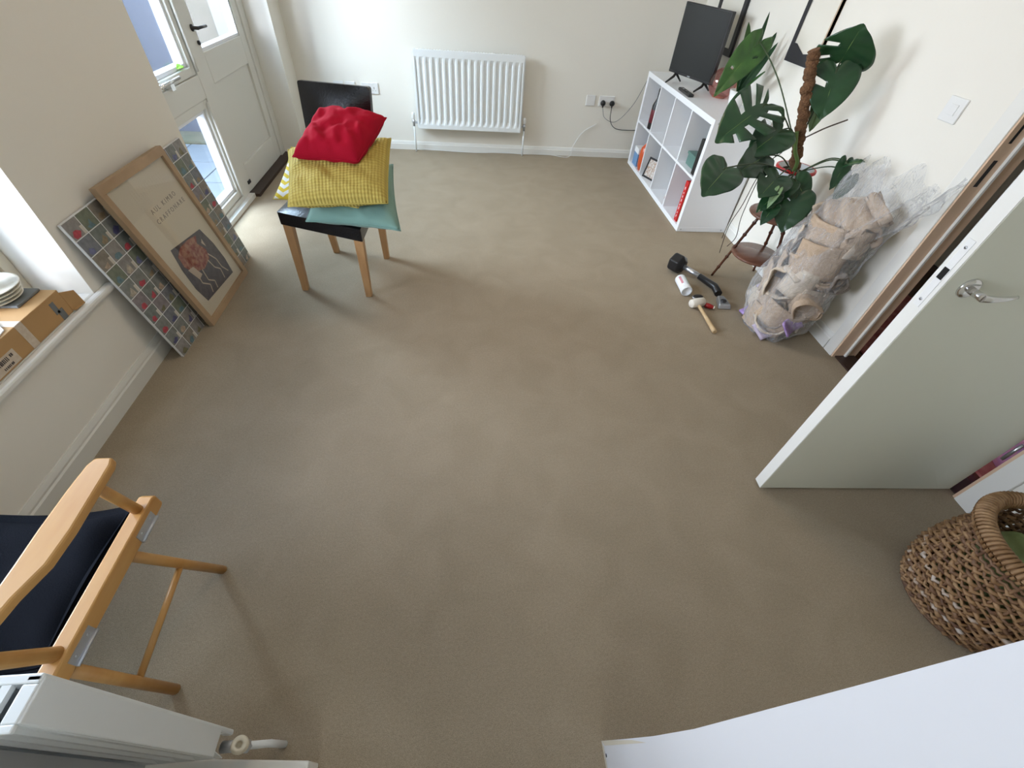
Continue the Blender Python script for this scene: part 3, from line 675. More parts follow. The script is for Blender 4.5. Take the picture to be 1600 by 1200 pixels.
def spear(tipv, w_, mm='leaf', bend=0):
    tipv = V(tipv); d = tipv-top; side = d.cross(cam_fw).normalized(); mb_ = MB()
    def fn(u, v):
        p = top + d*u; ww = w_*math.sin(PI*min(1, .16+.84*u)**.9)**.7*(1 if u < .999 else 0)
        return p + side*((v-.5)*ww) + cam_fw*(.35*ww*(abs(v-.5)*-2)) + V((0, 0, 1))*bend*math.sin(PI*u)
    mb_.grid(fn, 14, 4); build('spear_leaf', mb_, mm, wp, solid=.002)
for (u, v, dep, w_, mm) in ((1203, 18, 3.35, .030, 'leaf'), (1214, 50, 3.30, .046, 'leaf'), (1216, 66, 3.25, .032, 'leaf'), (1196, 112, 3.2, .05, 'leaf_light'), (1170, 34, 3.45, .05, 'leaf_light'), (1188, 62, 3.3, .04, 'leaf'), (1178, 60, 3.4, .04, 'leaf'), (1185, 45, 3.38, .035, 'leaf')):
    tp = py(u, v, dep)
    if tp.x > 2.0: tp = px(u, v, 1.99)
    spear(tp, w_*1.4, mm)

# ---------------------------------------------------------------- pictures on the right wall
def wall_picture(name, label, y0, y1, z0, z1, fw):
    p = thing(name, label, 'picture', (RW, (y0+y1)/2, z0)); q = [V((RW-.022, y0, z0)), V((RW-.022, y1, z0)), V((RW-.022, y1, z1)), V((RW-.022, y0, z1))]
    return p, q
p, q = wall_picture('framed_picture', 'black framed picture on the right wall behind the television', 3.965, 4.42, .98, 1.62, .05)
build('frame', quad_frame(q, .10, .07, (1, 0, 0), .02), 'art_black', p); build('print', quad_plane(q, .08, .92, .06, .94, (1, 0, 0), .008), 'art_white', p)
p, q = wall_picture('framed_print', 'black and cream print with thin brown edge on the right wall, above the monstera', 2.93, 3.235, 1.085, 1.72, .05)
build('backing', quad_plane(q, 0, 1, 0, 1, (1, 0, 0), .002, .018), 'art_white', p)
a = MB()
def qp(u, v): return quad_pt(q, 1-u, v)+V((-.0005, 0, 0))
a.add([qp(0, 0), qp(.13, 0), qp(.13, 1), qp(0, 1)], [(0, 1, 2, 3)])
pts = [(.13, 0), (.95, 0), (.95, .07), (.75, .10), (.55, .085), (.35, .12), (.22, .145), (.13, .145)]
a.add([qp(*s_) for s_ in pts], [tuple(range(len(pts)))]); build('black_shapes', a, 'art_black', p, recalc=False)
build('edge', MB().slab([quad_pt(q, 0, 0), quad_pt(q, .03, 0), quad_pt(q, .03, 1), quad_pt(q, 0, 1)], (1, 0, 0), .022), 'gold_edge', p)

# ---------------------------------------------------------------- plant stand and monstera
sc_ = V((1.820, 2.372, 0))
st = thing('plant_stand', 'dark wooden tripod plant stand with two round shelves by the right wall', 'plant stand', tuple(sc_))
def disc(z, r, nm, m_):
    c_ = V((sc_.x, sc_.y, z)); a = MB(); a.lathe([(0, 0), (r-.004, 0), (r, .004), (r, .011), (r-.004, .015), (0, .015)], c_, 48); return build(nm, a, m_, st)
TOPZ = .480
disc(.205, .150, 'lower_shelf', 'disc_wood'); disc(TOPZ-.015, .152, 'upper_shelf', 'disc_wood')
feet = [pz(1112, 430), V((1.990, 2.50, 0)), V((1.80, 2.13, 0))]
feet[1] = V((1.985, 2.53, 0)); feet[2] = V((1.90, 2.195, 0))
for f in feet:
    d = V((sc_.x, sc_.y, 0)) - V((f.x, f.y, 0)); tp = V((f.x, f.y, 0)) + d*.62; tp.z = TOPZ-.012
    pts, rr = [], []
    for k in range(41):
        s_ = k/40; pts.append(f.lerp(tp, s_)); node = min(abs(s_-x) for x in (.16, .33, .50, .68, .86)); rr.append(.0075 + (.0045 if node < .014 else 0) + .0015*(s_))
    a = MB().tube(pts, rr, 10); build('leg', a, 'dark_wood', st)

pot_c = V((1.815, 2.395, TOPZ))
mo = thing('monstera', 'tall monstera with large split leaves and brown coir pole in a white red-rimmed pot', 'plant', tuple(pot_c))
a = MB(); a.lathe([(0, .002), (.066, .002), (.070, .01), (.094, .235), (.100, .240), (.100, .250), (.092, .250), (.088, .20), (0, .20)], pot_c, 40, mi=0); build('pot', a, 'pot_white', mo)
a = MB(); a.lathe([(.1005, .236), (.104, .238), (.104, .250), (.0995, .252), (.092, .2515)], pot_c, 40); build('pot_rim', a, 'pot_red', mo)
a = MB(); a.lathe([(.0675, 0.0), (.0735, 0.0), (.0745, .016), (.0715, .018)], pot_c, 40); build('pot_foot', a, 'pot_red', mo)
a = MB()
a.grid(lambda u, v: pot_c + V((.087*v*math.cos(2*PI*u), .087*v*math.sin(2*PI*u), .222+.012*mnoise.noise(V((u*7, v*5, 1)))*(1 if 0 < u < 1 else 0))), 28, 6); build('soil', a, 'soil', mo)
# saucer of water-grey stones
crown = pot_c + V((-.01, -.01, .225))
ptop = py(1272, 78, 2.42)
a = MB(); n = 60; pp = [crown.lerp(ptop, i/n)+V((.004*math.sin(i*.7), .004*math.cos(i*.9), 0)) for i in range(n+1)]; pp[0].z -= .03
a.tube(pp, [.026+.003*math.sin(i*2.1)+.0015*math.sin(i*5.3) for i in range(n+1)], 14); build('coir_pole', a, 'coir', mo)
side_v = V((-.035, -.02, 0))
a = MB(); a.tube(bez([crown+V((-.02, -.02, -.02)), crown+V((-.030, -.030, .06)), crown.lerp(ptop, .22)+V((-.03, -.03, 0)), crown.lerp(ptop, .38)+V((-.032, -.02, 0))]), [.011]*42+[.009], 10) if False else a.tube(bez([crown+V((-.02, -.02, -.02)), crown+V((-.030, -.030, .06)), crown.lerp(ptop, .22)+V((-.03, -.03, 0)), crown.lerp(ptop, .38)+V((-.032, -.02, 0))]), .0095, 10)
build('main_stem', a, 'stem_green', mo)
toC = -cam_fw
S1 = [(11, 13, .45, 1.1), (19, 21, .4, 1.1)]
S2 = [(9, 11, .35, .85), (14, 16, .3, 1.1), (20, 22, .3, 1.1), (26, 27, .4, 1.1)]
S3 = [(7, 9, .3, 1.1), (12, 14, .3, 1.1), (18, 20, .25, .85)]
def PLd(u, v, d): 
    p = py(u, v, d)
    return px(u, v, RW-.015) if p.x > RW-.012 else p
# (base u,v,y) (tip u,v,y) ratio tilt slitsL slitsR material path-start
LV = [
 ((1313, 97, 2.42), (1345, 44, 2.34), 1.62, (0, 0, -.1), S1, [], 'leaf', 'top'),
 ((1308, 106, 2.40), (1284, 184, 2.30), 1.0, (.1, 0, .1), [], [(15, 18, .2, .9)], 'leaf', 'top'),
 ((1187, 66, 2.95), (1121, 141, 2.80), .46, (0, 0, .3), [(15, 16, .35, .6)], [(22, 23, .3, .5)], 'leaf_light', 'mid'),
 ((1198, 163, 2.40), (1126, 212, 2.26), .86, (0, .1, .2), S2, S3, 'leaf', 'mid'),
 ((1222, 203, 2.36), (1174, 237, 2.26), .92, (-.1, 0, .2), [], [(13, 16, .4, 1.1)], 'leaf', 'mid'),
 ((1197, 243, 2.30), (1156, 268, 2.18), .82, (.1, 0, 0), [], [], 'leaf', 'low'),
 ((1136, 262, 2.12), (1103, 299, 1.98), .98, (0, 0, .1), [], [], 'leaf', 'low'),
 ((1322, 252, 2.15), (1300, 297, 2.10), .58, (.4, -.3, 0), [], [], 'leaf', 'right'),
 ((1325, 256, 2.13), (1350, 249, 2.05), .55, (0, 0, 1), [], [], 'leaf', 'right'),
 ((1330, 275, 2.13), (1304, 312, 2.06), .60, (.3, 0, .3), [], [], 'leaf', 'right'),
 ((1217, 275, 2.20), (1190, 303, 2.10), 1.05, (0, 0, .3), [], [(16, 18, .5, 1.1)], 'leaf', 'low'),
 ((1243, 280, 2.20), (1262, 314, 2.12), .98, (.2, 0, .2), [], [], 'leaf', 'low'),
 ((1234, 285, 2.20), (1218, 312, 2.12), .9, (-.2, 0, .1), [], [], 'leaf', 'low'),
 ((1246, 304, 2.16), (1222, 361, 2.06), .98, (0, 0, .1), [], [(12, 13, .3, .5)], 'leaf', 'low'),
 ((1214, 303, 2.16), (1184, 328, 2.10), .66, (-.1, 0, .3), [], [], 'leaf', 'low'),
 ((1210, 322, 2.15), (1189, 350, 2.10), .70, (0, 0, .3), [], [], 'leaf', 'low'),
 ((1217, 296, 2.12), (1198, 324, 2.08), .42, (-.4, 0, .4), [], [], 'leaf_pale', 'low'),
 ((1248, 300, 2.17), (1263, 340, 2.10), .62, (.3, 0, 0), [], [], 'leaf', 'low'),
 ((1285, 152, 2.42), (1268, 208, 2.40), .55, (.5, .5, 0), [], [], 'leaf_pale', 'top'),
]
starts = {'top': crown.lerp(ptop, .30), 'mid': crown.lerp(ptop, .26)+V((-.03, -.02, 0)), 'low': crown+V((-.02, -.03, .0)), 'right': crown+V((.02, -.03, .02))}
for (b_, t_, ra, tl, sl, sr, mm, stt) in LV:
    B_, T_ = PLd(*b_), PLd(*t_)
    nr = (cam_pos-B_).normalized() + V(tl)
    lf = build('leaf', leaf_mb(B_, T_, ra, nr, sl, sr), mm, mo, solid=.0012)
    s0 = starts[stt]; mid = s0.lerp(B_, .55)+V((0, 0, .035)); L_ = (T_-B_)
    build('petiole', petiole([s0, mid, B_, B_+L_*.12-nr.normalized()*.002]), 'stem', mo)
    mr = MB().tube([B_+L_*.0, B_+L_*.5 - nr.normalized()*(.18*.25-.004)*L_.length, B_+L_*.9 - nr.normalized()*(.18*.81-.003)*L_.length], [.0022, .0014, .0006], 5)
    build('midrib', mr, 'stem_green', lf)
# hanging aerial roots
for k, path in enumerate(([(1220, 235, 2.33), (1185, 275, 2.34), (1160, 320, 2.36), (1138, 355, 2.40), (1124, 395, 2.50)],
             [(1222, 238, 2.33), (1195, 262, 2.34), (1160, 335, 2.36), (1150, 370, 2.40), (1136, 385, 2.44)],
             [(1215, 232, 2.33), (1180, 262, 2.32), (1165, 290, 2.36), (1140, 345, 2.44), (1128, 372, 2.52)],
             [(1262, 300, 2.30), (1256, 345, 2.32), (1245, 385, 2.34), (1226, 408, 2.36)],
             [(1258, 215, 2.35), (1290, 200, 2.32), (1325, 187, 2.28)])):
    a = MB().tube(bez([PLd(*p_) for p_ in path], 8), .0022 if k < 4 else .0035, 6); build('aerial_root', a, 'root', mo)

# ---------------------------------------------------------------- bag of offcuts
bg_rings = [  # (u, v, x-plane) centre, radius_x, radius_y, z-rad
 ]
axis_pts = [V((1.760, 1.915, .0)), V((1.780, 1.925, .10)), V((1.800, 1.93, .25)), V((1.820, 1.93, .40)), V((1.845, 1.925, .55)), V((1.875, 1.90, .68)), V((1.90, 1.87, .80)), V((1.91, 1.83, .90))]
rads = [(.13, .15), (.175, .20), (.185, .205), (.18, .20), (.165, .20), (.13, .20), (.105, .22), (.10, .24)]
def bag_pt(u, v):
    s_ = v*(len(axis_pts)-1); k = min(int(s_), len(axis_pts)-2); f_ = s_-k; f2 = f_*f_*(3-2*f_)
    c_ = axis_pts[k].lerp(axis_pts[k+1], f_); rx = rads[k][0]*(1-f2)+rads[k+1][0]*f2; ry = rads[k][1]*(1-f2)+rads[k+1][1]*f2
    th = 2*PI*u; dr = V((math.cos(th), math.sin(th), 0))
    nz = mnoise.noise(V((dr.x*2.2, dr.y*2.2, v*5)))*.16 + abs(mnoise.noise(V((dr.x*5+3, dr.y*5, v*9))))*.14*(.4+v) - .03
    k_ = 1+nz; p = c_ + V((dr.x*rx*k_, dr.y*ry*k_, .03*mnoise.noise(V((dr.x*3, dr.y*3, v*4+9))) * (v > .02) + (.09*v*v*mnoise.noise(V((dr.x*2, dr.y*2, 4))))*2))
    p.x = min(p.x, RW-.012-.006*abs(math.sin(9*th))); p.z = max(p.z, .004); 
    if p.z < .11: p.x = min(p.x, RW-.03)
    return p
bag = MB(); bag.grid(lambda u, v: bag_pt(u % 1.0, v), 110, 56)
bag.grid(lambda u, v: axis_pts[0] + (bag_pt(u % 1.0, 0)-axis_pts[0])*v, 110, 3)
tag(build('clear_plastic_sack', bag, 'clear_film'), 'clear crinkled plastic sack full of carpet offcuts leaning on the right wall', 'bag')
def roll(c, axis, r0, turns, width, mm, label, th=.009, squash=1., start=0., gap=.014):
    """spiral of carpet: label decides thing"""
    c, ax = V(c), V(axis).normalized(); a = ax.cross(V((0, 0, 1)))
    if a.length < .1: a = ax.cross(V((1, 0, 0)))
    a.normalize(); b = ax.cross(a); n = int(26*turns)+4; mb_ = MB()
    def fn(u, v):
        t_ = start+u*turns*2*PI; r = r0 - gap*(u*turns)
        w_ = mnoise.noise(V((math.cos(t_)*1.3, math.sin(t_)*1.3+v*1.5, c.z*9+c.y*5)))*.035
        return c + a*(r*math.cos(t_)*squash+w_) + b*(r*math.sin(t_)+w_) + ax*(width*(v-.5))
    mb_.grid(fn, n, 4); return tag(build('carpet_offcut', mb_, mm, solid=th), label, 'carpet', 'carpet offcuts in the clear sack')
N_ = V((-.5, -.7, .25))
roll((1.72, 1.86, .11), (-.55, -.6, .45), .072, 1.9, .10, 'offcut_grey', 'coiled grey and beige offcut near the bottom front of the sack')
roll((1.735, 1.865, .095), (-.55, -.6, .45), .098, .85, .14, 'offcut_pale', 'pale backing strip wrapped round the coiled grey offcut')
roll((1.735, 2.005, .12), (.3, .9, .15), .085, 1.1, .16, 'offcut_pale', 'pale rolled strip at the lower left of the sack')
roll((1.80, 1.82, .25), (.2, 1, .2), .075, 1.2, .20, 'offcut_beige', 'beige curled offcut in the lower right of the sack')
roll((1.73, 1.97, .29), (.55, .8, -.1), .085, 1.0, .26, 'offcut_pale', 'broad pale offcut bulging at the middle of the sack', start=2)
roll((1.84, 1.84, .37), (-.3, -.6, .8), .080, 1.5, .14, 'offcut_beige', 'beige offcut coil above the middle of the sack')
roll((1.78, 2.00, .45), (-.4, -.8, .5), .075, 1.7, .16, 'offcut_grey', 'grey rolled offcut at the upper left of the sack')
roll((1.82, 1.90, .52), (-.6, -.7, .5), .098, 1.25, .13, 'offcut_beige', 'large open beige coil near the top of the heap in the sack', th=.012)
roll((1.88, 1.87, .65), (.2, .95, .15), .070, .9, .24, 'offcut_beige', 'beige offcut sheet arching at the top of the heap in the sack', start=1.2)
roll((1.86, 1.97, .62), (.3, .9, .2), .062, .8, .20, 'offcut_beige', 'tan offcut curving at the top left of the heap in the sack')
roll((1.90, 1.83, .75), (-.2, .9, .5), .035, .7, .16, 'offcut_beige', 'narrow tan strip sticking up in the top of the sack')
roll((1.86, 1.78, .40), (0, 1, .2), .060, 1.2, .10, 'offcut_grey', 'dark grey curl on the right side of the sack')
def chunk(c, s_, rot, mm, label, nm='underlay_scrap', cat='underlay'):
    R_m = Matrix.Rotation(rot[0], 3, 'X') @ Matrix.Rotation(rot[1], 3, 'Y') @ Matrix.Rotation(rot[2], 3, 'Z'); mb_ = MB()
    def fn(u, v):
        p = V(((u-.5)*s_[0], (v-.5)*s_[1], .35*s_[0]*((u-.5)**2)*2)); return V(c) + R_m @ p
    mb_.grid(fn, 8, 6); return tag(build(nm, mb_, mm, solid=s_[2]), label, cat, 'scraps in the clear sack')
chunk((1.715, 2.00, .06), (.14, .11, .012), (.2, -.9, .3), 'underlay_purple', 'purple underlay scrap at the lower left corner of the sack')
chunk((1.700, 1.93, .05), (.12, .09, .012), (.4, -1.1, .1), 'underlay_purple', 'purple underlay scrap at the very bottom of the sack')
chunk((1.755, 1.755, .13), (.12, .08, .010), (.9, .2, .5), 'underlay_purple', 'small purple scrap on the right side of the sack')
chunk((1.70, 1.83, .05), (.12, .10, .010), (.7, -.5, .4), 'underlay_lilac', 'lilac underlay scrap low on the right of the sack')
chunk((1.705, 1.89, .035), (.10, .07, .010), (.5, -.8, .2), 'offcut_pale', 'small pale square scrap at the bottom front of the sack')
chunk((1.76, 2.02, .22), (.14, .12, .010), (.3, -.8, .4), 'underlay_lilac', 'lilac scrap on the left side of the sack')
chunk((1.735, 1.86, .42), (.15, .11, .012), (.5, -.7, .3), 'offcut_pale', 'pale flat offcut scrap at the middle front of the sack')
chunk((1.73, 1.90, .19), (.16, .12, .010), (.4, -.7, .2), 'offcut_beige', 'beige flat scrap above the coiled grey offcut')

rs = random.Random(5)
for k in range(30):
    u = rs.random(); v = rs.uniform(.10, .66); P0 = bag_pt(u, v); si = min(int(v*7), 6); ctr = axis_pts[si].lerp(axis_pts[si+1], v*7-si)
    P0 = ctr.lerp(P0, .80); out = (P0-ctr); out.z *= .3; out.normalize(); up_ = V((rs.uniform(-.5, .5), rs.uniform(-.5, .5), 1)); t1v = out.cross(up_).normalized(); t2v = out.cross(t1v)
    wa, wb_ = rs.uniform(.06, .12), rs.uniform(.05, .09); mm = rs.choice(['offcut_beige', 'offcut_beige', 'offcut_pale', 'offcut_beige', 'offcut_grey', 'offcut_pale', 'offcut_pale'])
    a = MB(); sd0 = rs.random()*9
    def sf(uu, vv):
        x, y = (uu-.5)*2, (vv-.5)*2; q_ = P0 + t1v*(x*wa) + t2v*(y*wb_) - out*(.035*x*x+.012*mnoise.noise(V((x*1.5, y*1.5, sd0)))); q_.x = min(q_.x, RW-.03); q_.z = max(q_.z, .015); return q_
    a.grid(sf, 10, 8); cn_ = {'offcut_beige': 'beige', 'offcut_pale': 'pale cream', 'offcut_grey': 'grey'}[mm]; hn_ = 'bottom' if v < .27 else 'middle' if v < .47 else 'upper part'
    tag(build('carpet_scrap', a, mm, solid=.009), 'flat %s carpet scrap pressed against the %s of the clear sack' % (cn_, hn_), 'carpet', 'flat %s scraps in the %s of the sack' % (cn_, hn_))

# ---------------------------------------------------------------- tools on the carpet
kk = thing('carpet_kicker', 'carpet stretching knee kicker with black padded head and silver shaft', 'tool', tuple(pz(1090, 430)))
hc = pz(1062, 412, .05); k2 = pz(1100, 436, .035); k3 = pz(1117, 448, .03); k4 = pz(1127, 468, .022)
ax = (k2-hc).normalized(); ax.z = 0; ax.normalize()
hc = pz(1060, 412, .060)
a = MB(); a.lathe([(0, -.05), (.055, -.05), (.066, -.038), (.066, .02), (.040, .045), (0, .045)], hc, 6, ax, smooth=False); build('knee_pad', a, 'black_plastic', kk, bevel=.006)
a = MB(); a.tube([hc+ax*.03, k2], .0165, 14); build('shaft', a, 'steel', kk)
a = MB(); a.tube([k2.lerp(hc, .18), k3, k3.lerp(k4, .55)], [.020, .023, .023], 14); build('grip', a, 'black_plastic', kk)
d = (k4-k3); d.z = 0; d.normalize(); sd_ = V((-d.y, d.x, 0)); c_ = V((k4.x, k4.y, 0)) + d*.03
a = MB(); a.hexa([c_-d*.055-sd_*.022+V((0,0,.003)), c_+d*.05-sd_*.042+V((0,0,.003)), c_+d*.05+sd_*.042+V((0,0,.003)), c_-d*.055+sd_*.022+V((0,0,.003)),
                  c_-d*.055-sd_*.020+V((0,0,.036)), c_+d*.035-sd_*.036+V((0,0,.030)), c_+d*.035+sd_*.036+V((0,0,.030)), c_-d*.055+sd_*.020+V((0,0,.036))])
hd = build('toothed_head', a, 'steel', kk, bevel=.006)
a = MB(); a.lathe([(.004, 0), (.016, 0), (.018, .005), (.013, .009), (0, .009)], c_+V((0, 0, .031)), 20); build('dial', a, 'dark_metal', hd)
# tub
t0, t1_ = pz(1062, 436, .030), pz(1073, 457, .030); ta = (t1_-t0).normalized(); ta.z = 0; ta.normalize(); ln = .15; tm = (t0+t1_)/2
tb = thing('wipes_tub', 'white plastic tub with pink print lying on the carpet', 'tub', (tm.x, tm.y, 0))
tm.z = .035; t0 = tm-ta*ln/2
a = MB(); a.lathe([(0, 0), (.030, 0), (.033, .004), (.033, ln-.004), (.030, ln), (.0295, ln), (.027, ln-.02), (0, ln-.02)], t0, 30, ta); build('body', a, 'paper', tb)
a = MB(); a.lathe([(.0338, ln-.030), (.0345, ln-.028), (.0345, ln-.002), (.032, ln)], t0, 30, ta); build('lid_rim', a, 'plastic_white', tb)
mat('label_mint', (0.45, 0.55, 0.50), .5); mat('label_pink', (0.70, 0.30, 0.34), .5)
def label_patch(a0, a1, s0, s1, mm, nm):
    sdv = ta.cross(V((0, 0, 1))); b = MB()
    b.grid(lambda u, v: t0 + ta*(s0+(s1-s0)*v) + (sdv*math.cos(a0+(a1-a0)*u)+V((0, 0, 1))*math.sin(a0+(a1-a0)*u))*.0334, 8, 1); build(nm, b, mm, tb, solid=.0004)
label_patch(1.9, 3.6, .015, .10, 'label_mint', 'label'); label_patch(.75, 1.15, .02, .095, 'label_pink', 'pink_print')
# knife / blade dish
kc = pz(1091, 463, .012); a = MB()
a.grid(lambda u, v: kc + V((.032*v*math.cos(2*PI*u), .018*v*math.sin(2*PI*u), .008*(1-v*v))), 24, 4)
kn = tag(build('tape_lid', a, 'black_plastic', solid=.004), 'small black oval lid between the white tub and the mallet', 'lid')
a = MB(); a.grid(lambda u, v: kc + V(((.032+.006*v)*math.cos(2*PI*u), (.018+.006*v)*math.sin(2*PI*u), -.003-.004*v)), 24, 2); build('silver_edge', a, 'steel', kn, solid=.002)
# mallet
h0, h1 = pz(1079, 475, .03), pz(1100, 471, .03); hb, he = pz(1092, 478, .022), pz(1117, 519, .014)
ml = thing('mallet', 'white rubber mallet with pale wooden handle lying on the carpet', 'mallet', (h0.x, h0.y, 0))
ha = (h1-h0).normalized(); hm_ = (h0+h1)/2
a = MB(); a.lathe([(0, -.047), (.022, -.047), (.026, -.042), (.029, 0), (.026, .042), (.022, .047), (0, .047)], V((hm_.x, hm_.y, .030)), 28, ha); build('head', a, 'rubber_white', ml)
dh = (he-hm_); pts = [V((hm_.x, hm_.y, .028)).lerp(he, s_) for s_ in (0, .15, .4, .7, .95, 1)]
a = MB().tube(pts, [.009, .010, .010, .012, .0145, .012], 14); build('handle', a, 'mallet_wood', ml)
rc = pz(1107, 478, .016); a = MB(); a.lathe([(0, -.025), (.014, -.022), (.017, 0), (.012, .024), (.008, .03), (0, .031)], rc, 18, (.8, -.5, 0))
rt = tag(build('red_glue_cap', a, 'red_plastic'), 'small dark red knob lying beside the mallet head', 'tool')
a = MB(); a.lathe([(0, 0), (.009, .002), (.009, .008), (0, .01)], rc+V((.024, -.015, 0)), 14, (.8, -.5, 0)); build('tip', a, 'rubber_white', rt)

# ---------------------------------------------------------------- leather dining chair and cushions
A0, A1, A2, A3 = V((-.955, 2.255, 0)), V((-.583, 2.195, 0)), V((-.535, 2.625, 0)), V((-.865, 2.690, 0))
dc = thing('dining_chair', 'black leather dining chair with oak legs loaded with cushions', 'chair', tuple((A0+A1+A2+A3)/4))
S = [pz(436, 343, .43), pz(565, 371, .43), V((-.505, 2.63, .43)), V((-.905, 2.70, .43))]
for p_, c_ in zip((A0, A1, A2, A3), S):
    tp = V((c_.x, c_.y, .408)); cen = (S[0]+S[1]+S[2]+S[3])/4; tp = tp + (V((cen.x, cen.y, .42))-tp)*.13
    a = MB(); b0, b1 = .017, .023
    a.hexa([p_+V((x*b0, y*b0, 0)) for x, y in ((-1,-1),(1,-1),(1,1),(-1,1))] + [tp+V((x*b1, y*b1, 0)) for x, y in ((-1,-1),(1,-1),(1,1),(-1,1))])
    build('leg', a, 'oak_leg', dc, bevel=.003)
sb = MB()
def seat_fn(z0, z1, infl):
    def fn(u, v):
        p = (S[0]*(1-u)+S[1]*u)*(1-v)+(S[3]*(1-u)+S[2]*u)*v; e = (1-abs(2*u-1)**6)*(1-abs(2*v-1)**6); return V((p.x, p.y, z1+infl*e))
    return fn
sb.grid(seat_fn(0, .470, .022), 20, 20); sb.grid(lambda u, v: V((0, 0, 0)) + ((S[0]*(1-u)+S[1]*u)*(1-v)+(S[3]*(1-u)+S[2]*u)*v)+V((0, 0, -.025)), 2, 2, False)
ring = S
for i in range(4):
    a_, b_ = S[i], S[(i+1) % 4]; sb.add([V((a_.x, a_.y, .405)), V((b_.x, b_.y, .405)), V((b_.x, b_.y, .470)), V((a_.x, a_.y, .470))], [(0, 1, 2, 3)])
build('seat', sb, 'black_leather', dc, bevel=.006)
bt = [py(470, 137, 2.69), py(578, 144, 2.64)]; zt = .945
bl_, br_ = V((-.875, 2.665, .44)), V((-.515, 2.605, .44)); tl_, tr_ = V((-.855, 2.715, zt)), V((-.488, 2.655, zt))
a = MB(); nb = (br_-bl_).cross(tl_-bl_).normalized(); nb = nb if nb.y < 0 else -nb
qb = [bl_, br_, tr_, tl_]
def bk(u, v, s_=1):
    e = ((1-abs(2*u-1)**5)*(1-abs(2*v-1)**5)); ed = .012*max(0, 1-abs(2*v-1)**8)
    return quad_pt(qb, u, v) + nb*(.012+s_*0+.034*((1-abs(2*u-1)**2.5)*(1-abs(2*v-1)**4)))
a.grid(bk, 18, 22)
a.grid(lambda u, v: quad_pt(qb, u, v)-nb*(.018+.010*(1-abs(2*u-1)**5)*(1-abs(2*v-1)**5)), 18, 22)
for i in range(4):
    uu = [(0, 0), (1, 0), (1, 1), (0, 1)]; (u0, v0), (u1, v1) = uu[i], uu[(i+1) % 4]
    a.add([quad_pt(qb, u0, v0)+nb*.012, quad_pt(qb, u1, v1)+nb*.012, quad_pt(qb, u1, v1)-nb*.018, quad_pt(qb, u0, v0)-nb*.018], [(0, 1, 2, 3)])
build('backrest', a, 'black_leather', dc, bevel=.010)

def cushion(name, label, c, th, mm, seed, crease=.5, pull=.06):
    c = [V(p) for p in c]; nrm = (c[1]-c[0]).cross(c[3]-c[0]).normalized(); nrm = nrm if nrm.z > 0 else -nrm
    N = 36; verts = []; faces = []; uvs = []
    def P(u, v, s_):
        x, y = 2*u-1, 2*v-1
        pinx = 1-pull*(1-y*y)*(abs(x)**3); piny = 1-pull*(1-x*x)*(abs(y)**3)
        uu, vv = .5+.5*x*pinx, .5+.5*y*piny
        h_ = ((1-x**4)*(1-y**4))**.55
        ed = 1-max(abs(x), abs(y)); wr = mnoise.noise(V((x*3.2+seed, y*3.2, s_*2)))*.10 + mnoise.noise(V((x*7*crease+seed, (x+y)*4, 3)))*.07
        ang = math.atan2(y, x); wr += .05*math.sin(ang*9+seed)*max(0, (max(abs(x), abs(y))-.45))*1.4
        return quad_pt(c, uu, vv) + nrm*(s_*th*h_*(.5+wr*(h_ > .02))) 
    mb_ = MB()
    mb_.grid(lambda u, v: P(u, v, 1), N, N); mb_.grid(lambda u, v: P(u, v, -1), N, N)
    o = build(name, mb_, mm, recalc=False); me = o.data
    uvl = me.uv_layers.new(name='UVMap'); nn_ = (N+1)*(N+1)
    for lp_ in me.loops:
        k = lp_.vertex_index % nn_; uvl.data[lp_.index].uv = ((k//(N+1))/N, (k % (N+1))/N)
    bm = bmesh.new(); bm.from_mesh(me); bmesh.ops.remove_doubles(bm, verts=bm.verts, dist=1e-5); bmesh.ops.recalc_face_normals(bm, faces=bm.faces); bm.to_mesh(me); bm.free()
    pp_ = [P(0, k/24, 1) for k in range(25)] + [P(k/24, 1, 1) for k in range(1, 25)] + [P(1, 1-k/24, 1) for k in range(1, 25)] + [P(1-k/24, 0, 1) for k in range(1, 25)]
    sm_ = MB().tube(pp_, .0028, 6); build('seam', sm_, mm if mm not in ('chevron_cloth', 'rib_cloth') else 'seam_yellow', o)
    return tag(o, label, 'cushion', 'cushions piled on the leather chair')
mat('seam_yellow', (.45, .36, .08), .9)
cushion('mint_cushion', 'mint green velvet cushion, lowest of the pile on the leather chair', [pz(478, 346, .505), pz(626, 361, .500), pz(614, 257, .62), pz(500, 250, .62)], .10, 'mint_cloth', 1.3)
cushion('chevron_cushion', 'yellow and white zigzag cushion sticking out at the left of the pile', [pz(427, 311, .545), pz(560, 325, .575), pz(590, 240, .69), pz(455, 230, .71)], .07, 'chevron_cloth', 4.1)
cushion('mustard_cushion', 'ribbed mustard yellow cushion below the red one on the leather chair', [pz(450, 323, .595), pz(606, 318, .61), pz(611, 216, .745), pz(450, 234, .725)], .12, 'rib_cloth', 6.6, pull=.03)
cushion('red_cushion', 'plain red cushion on top of the pile on the leather chair', [pz(457, 245, .745), pz(560, 252, .74), pz(604, 184, .86), pz(505, 172, .875)], .16, 'red_cloth', 9.2, pull=.02)

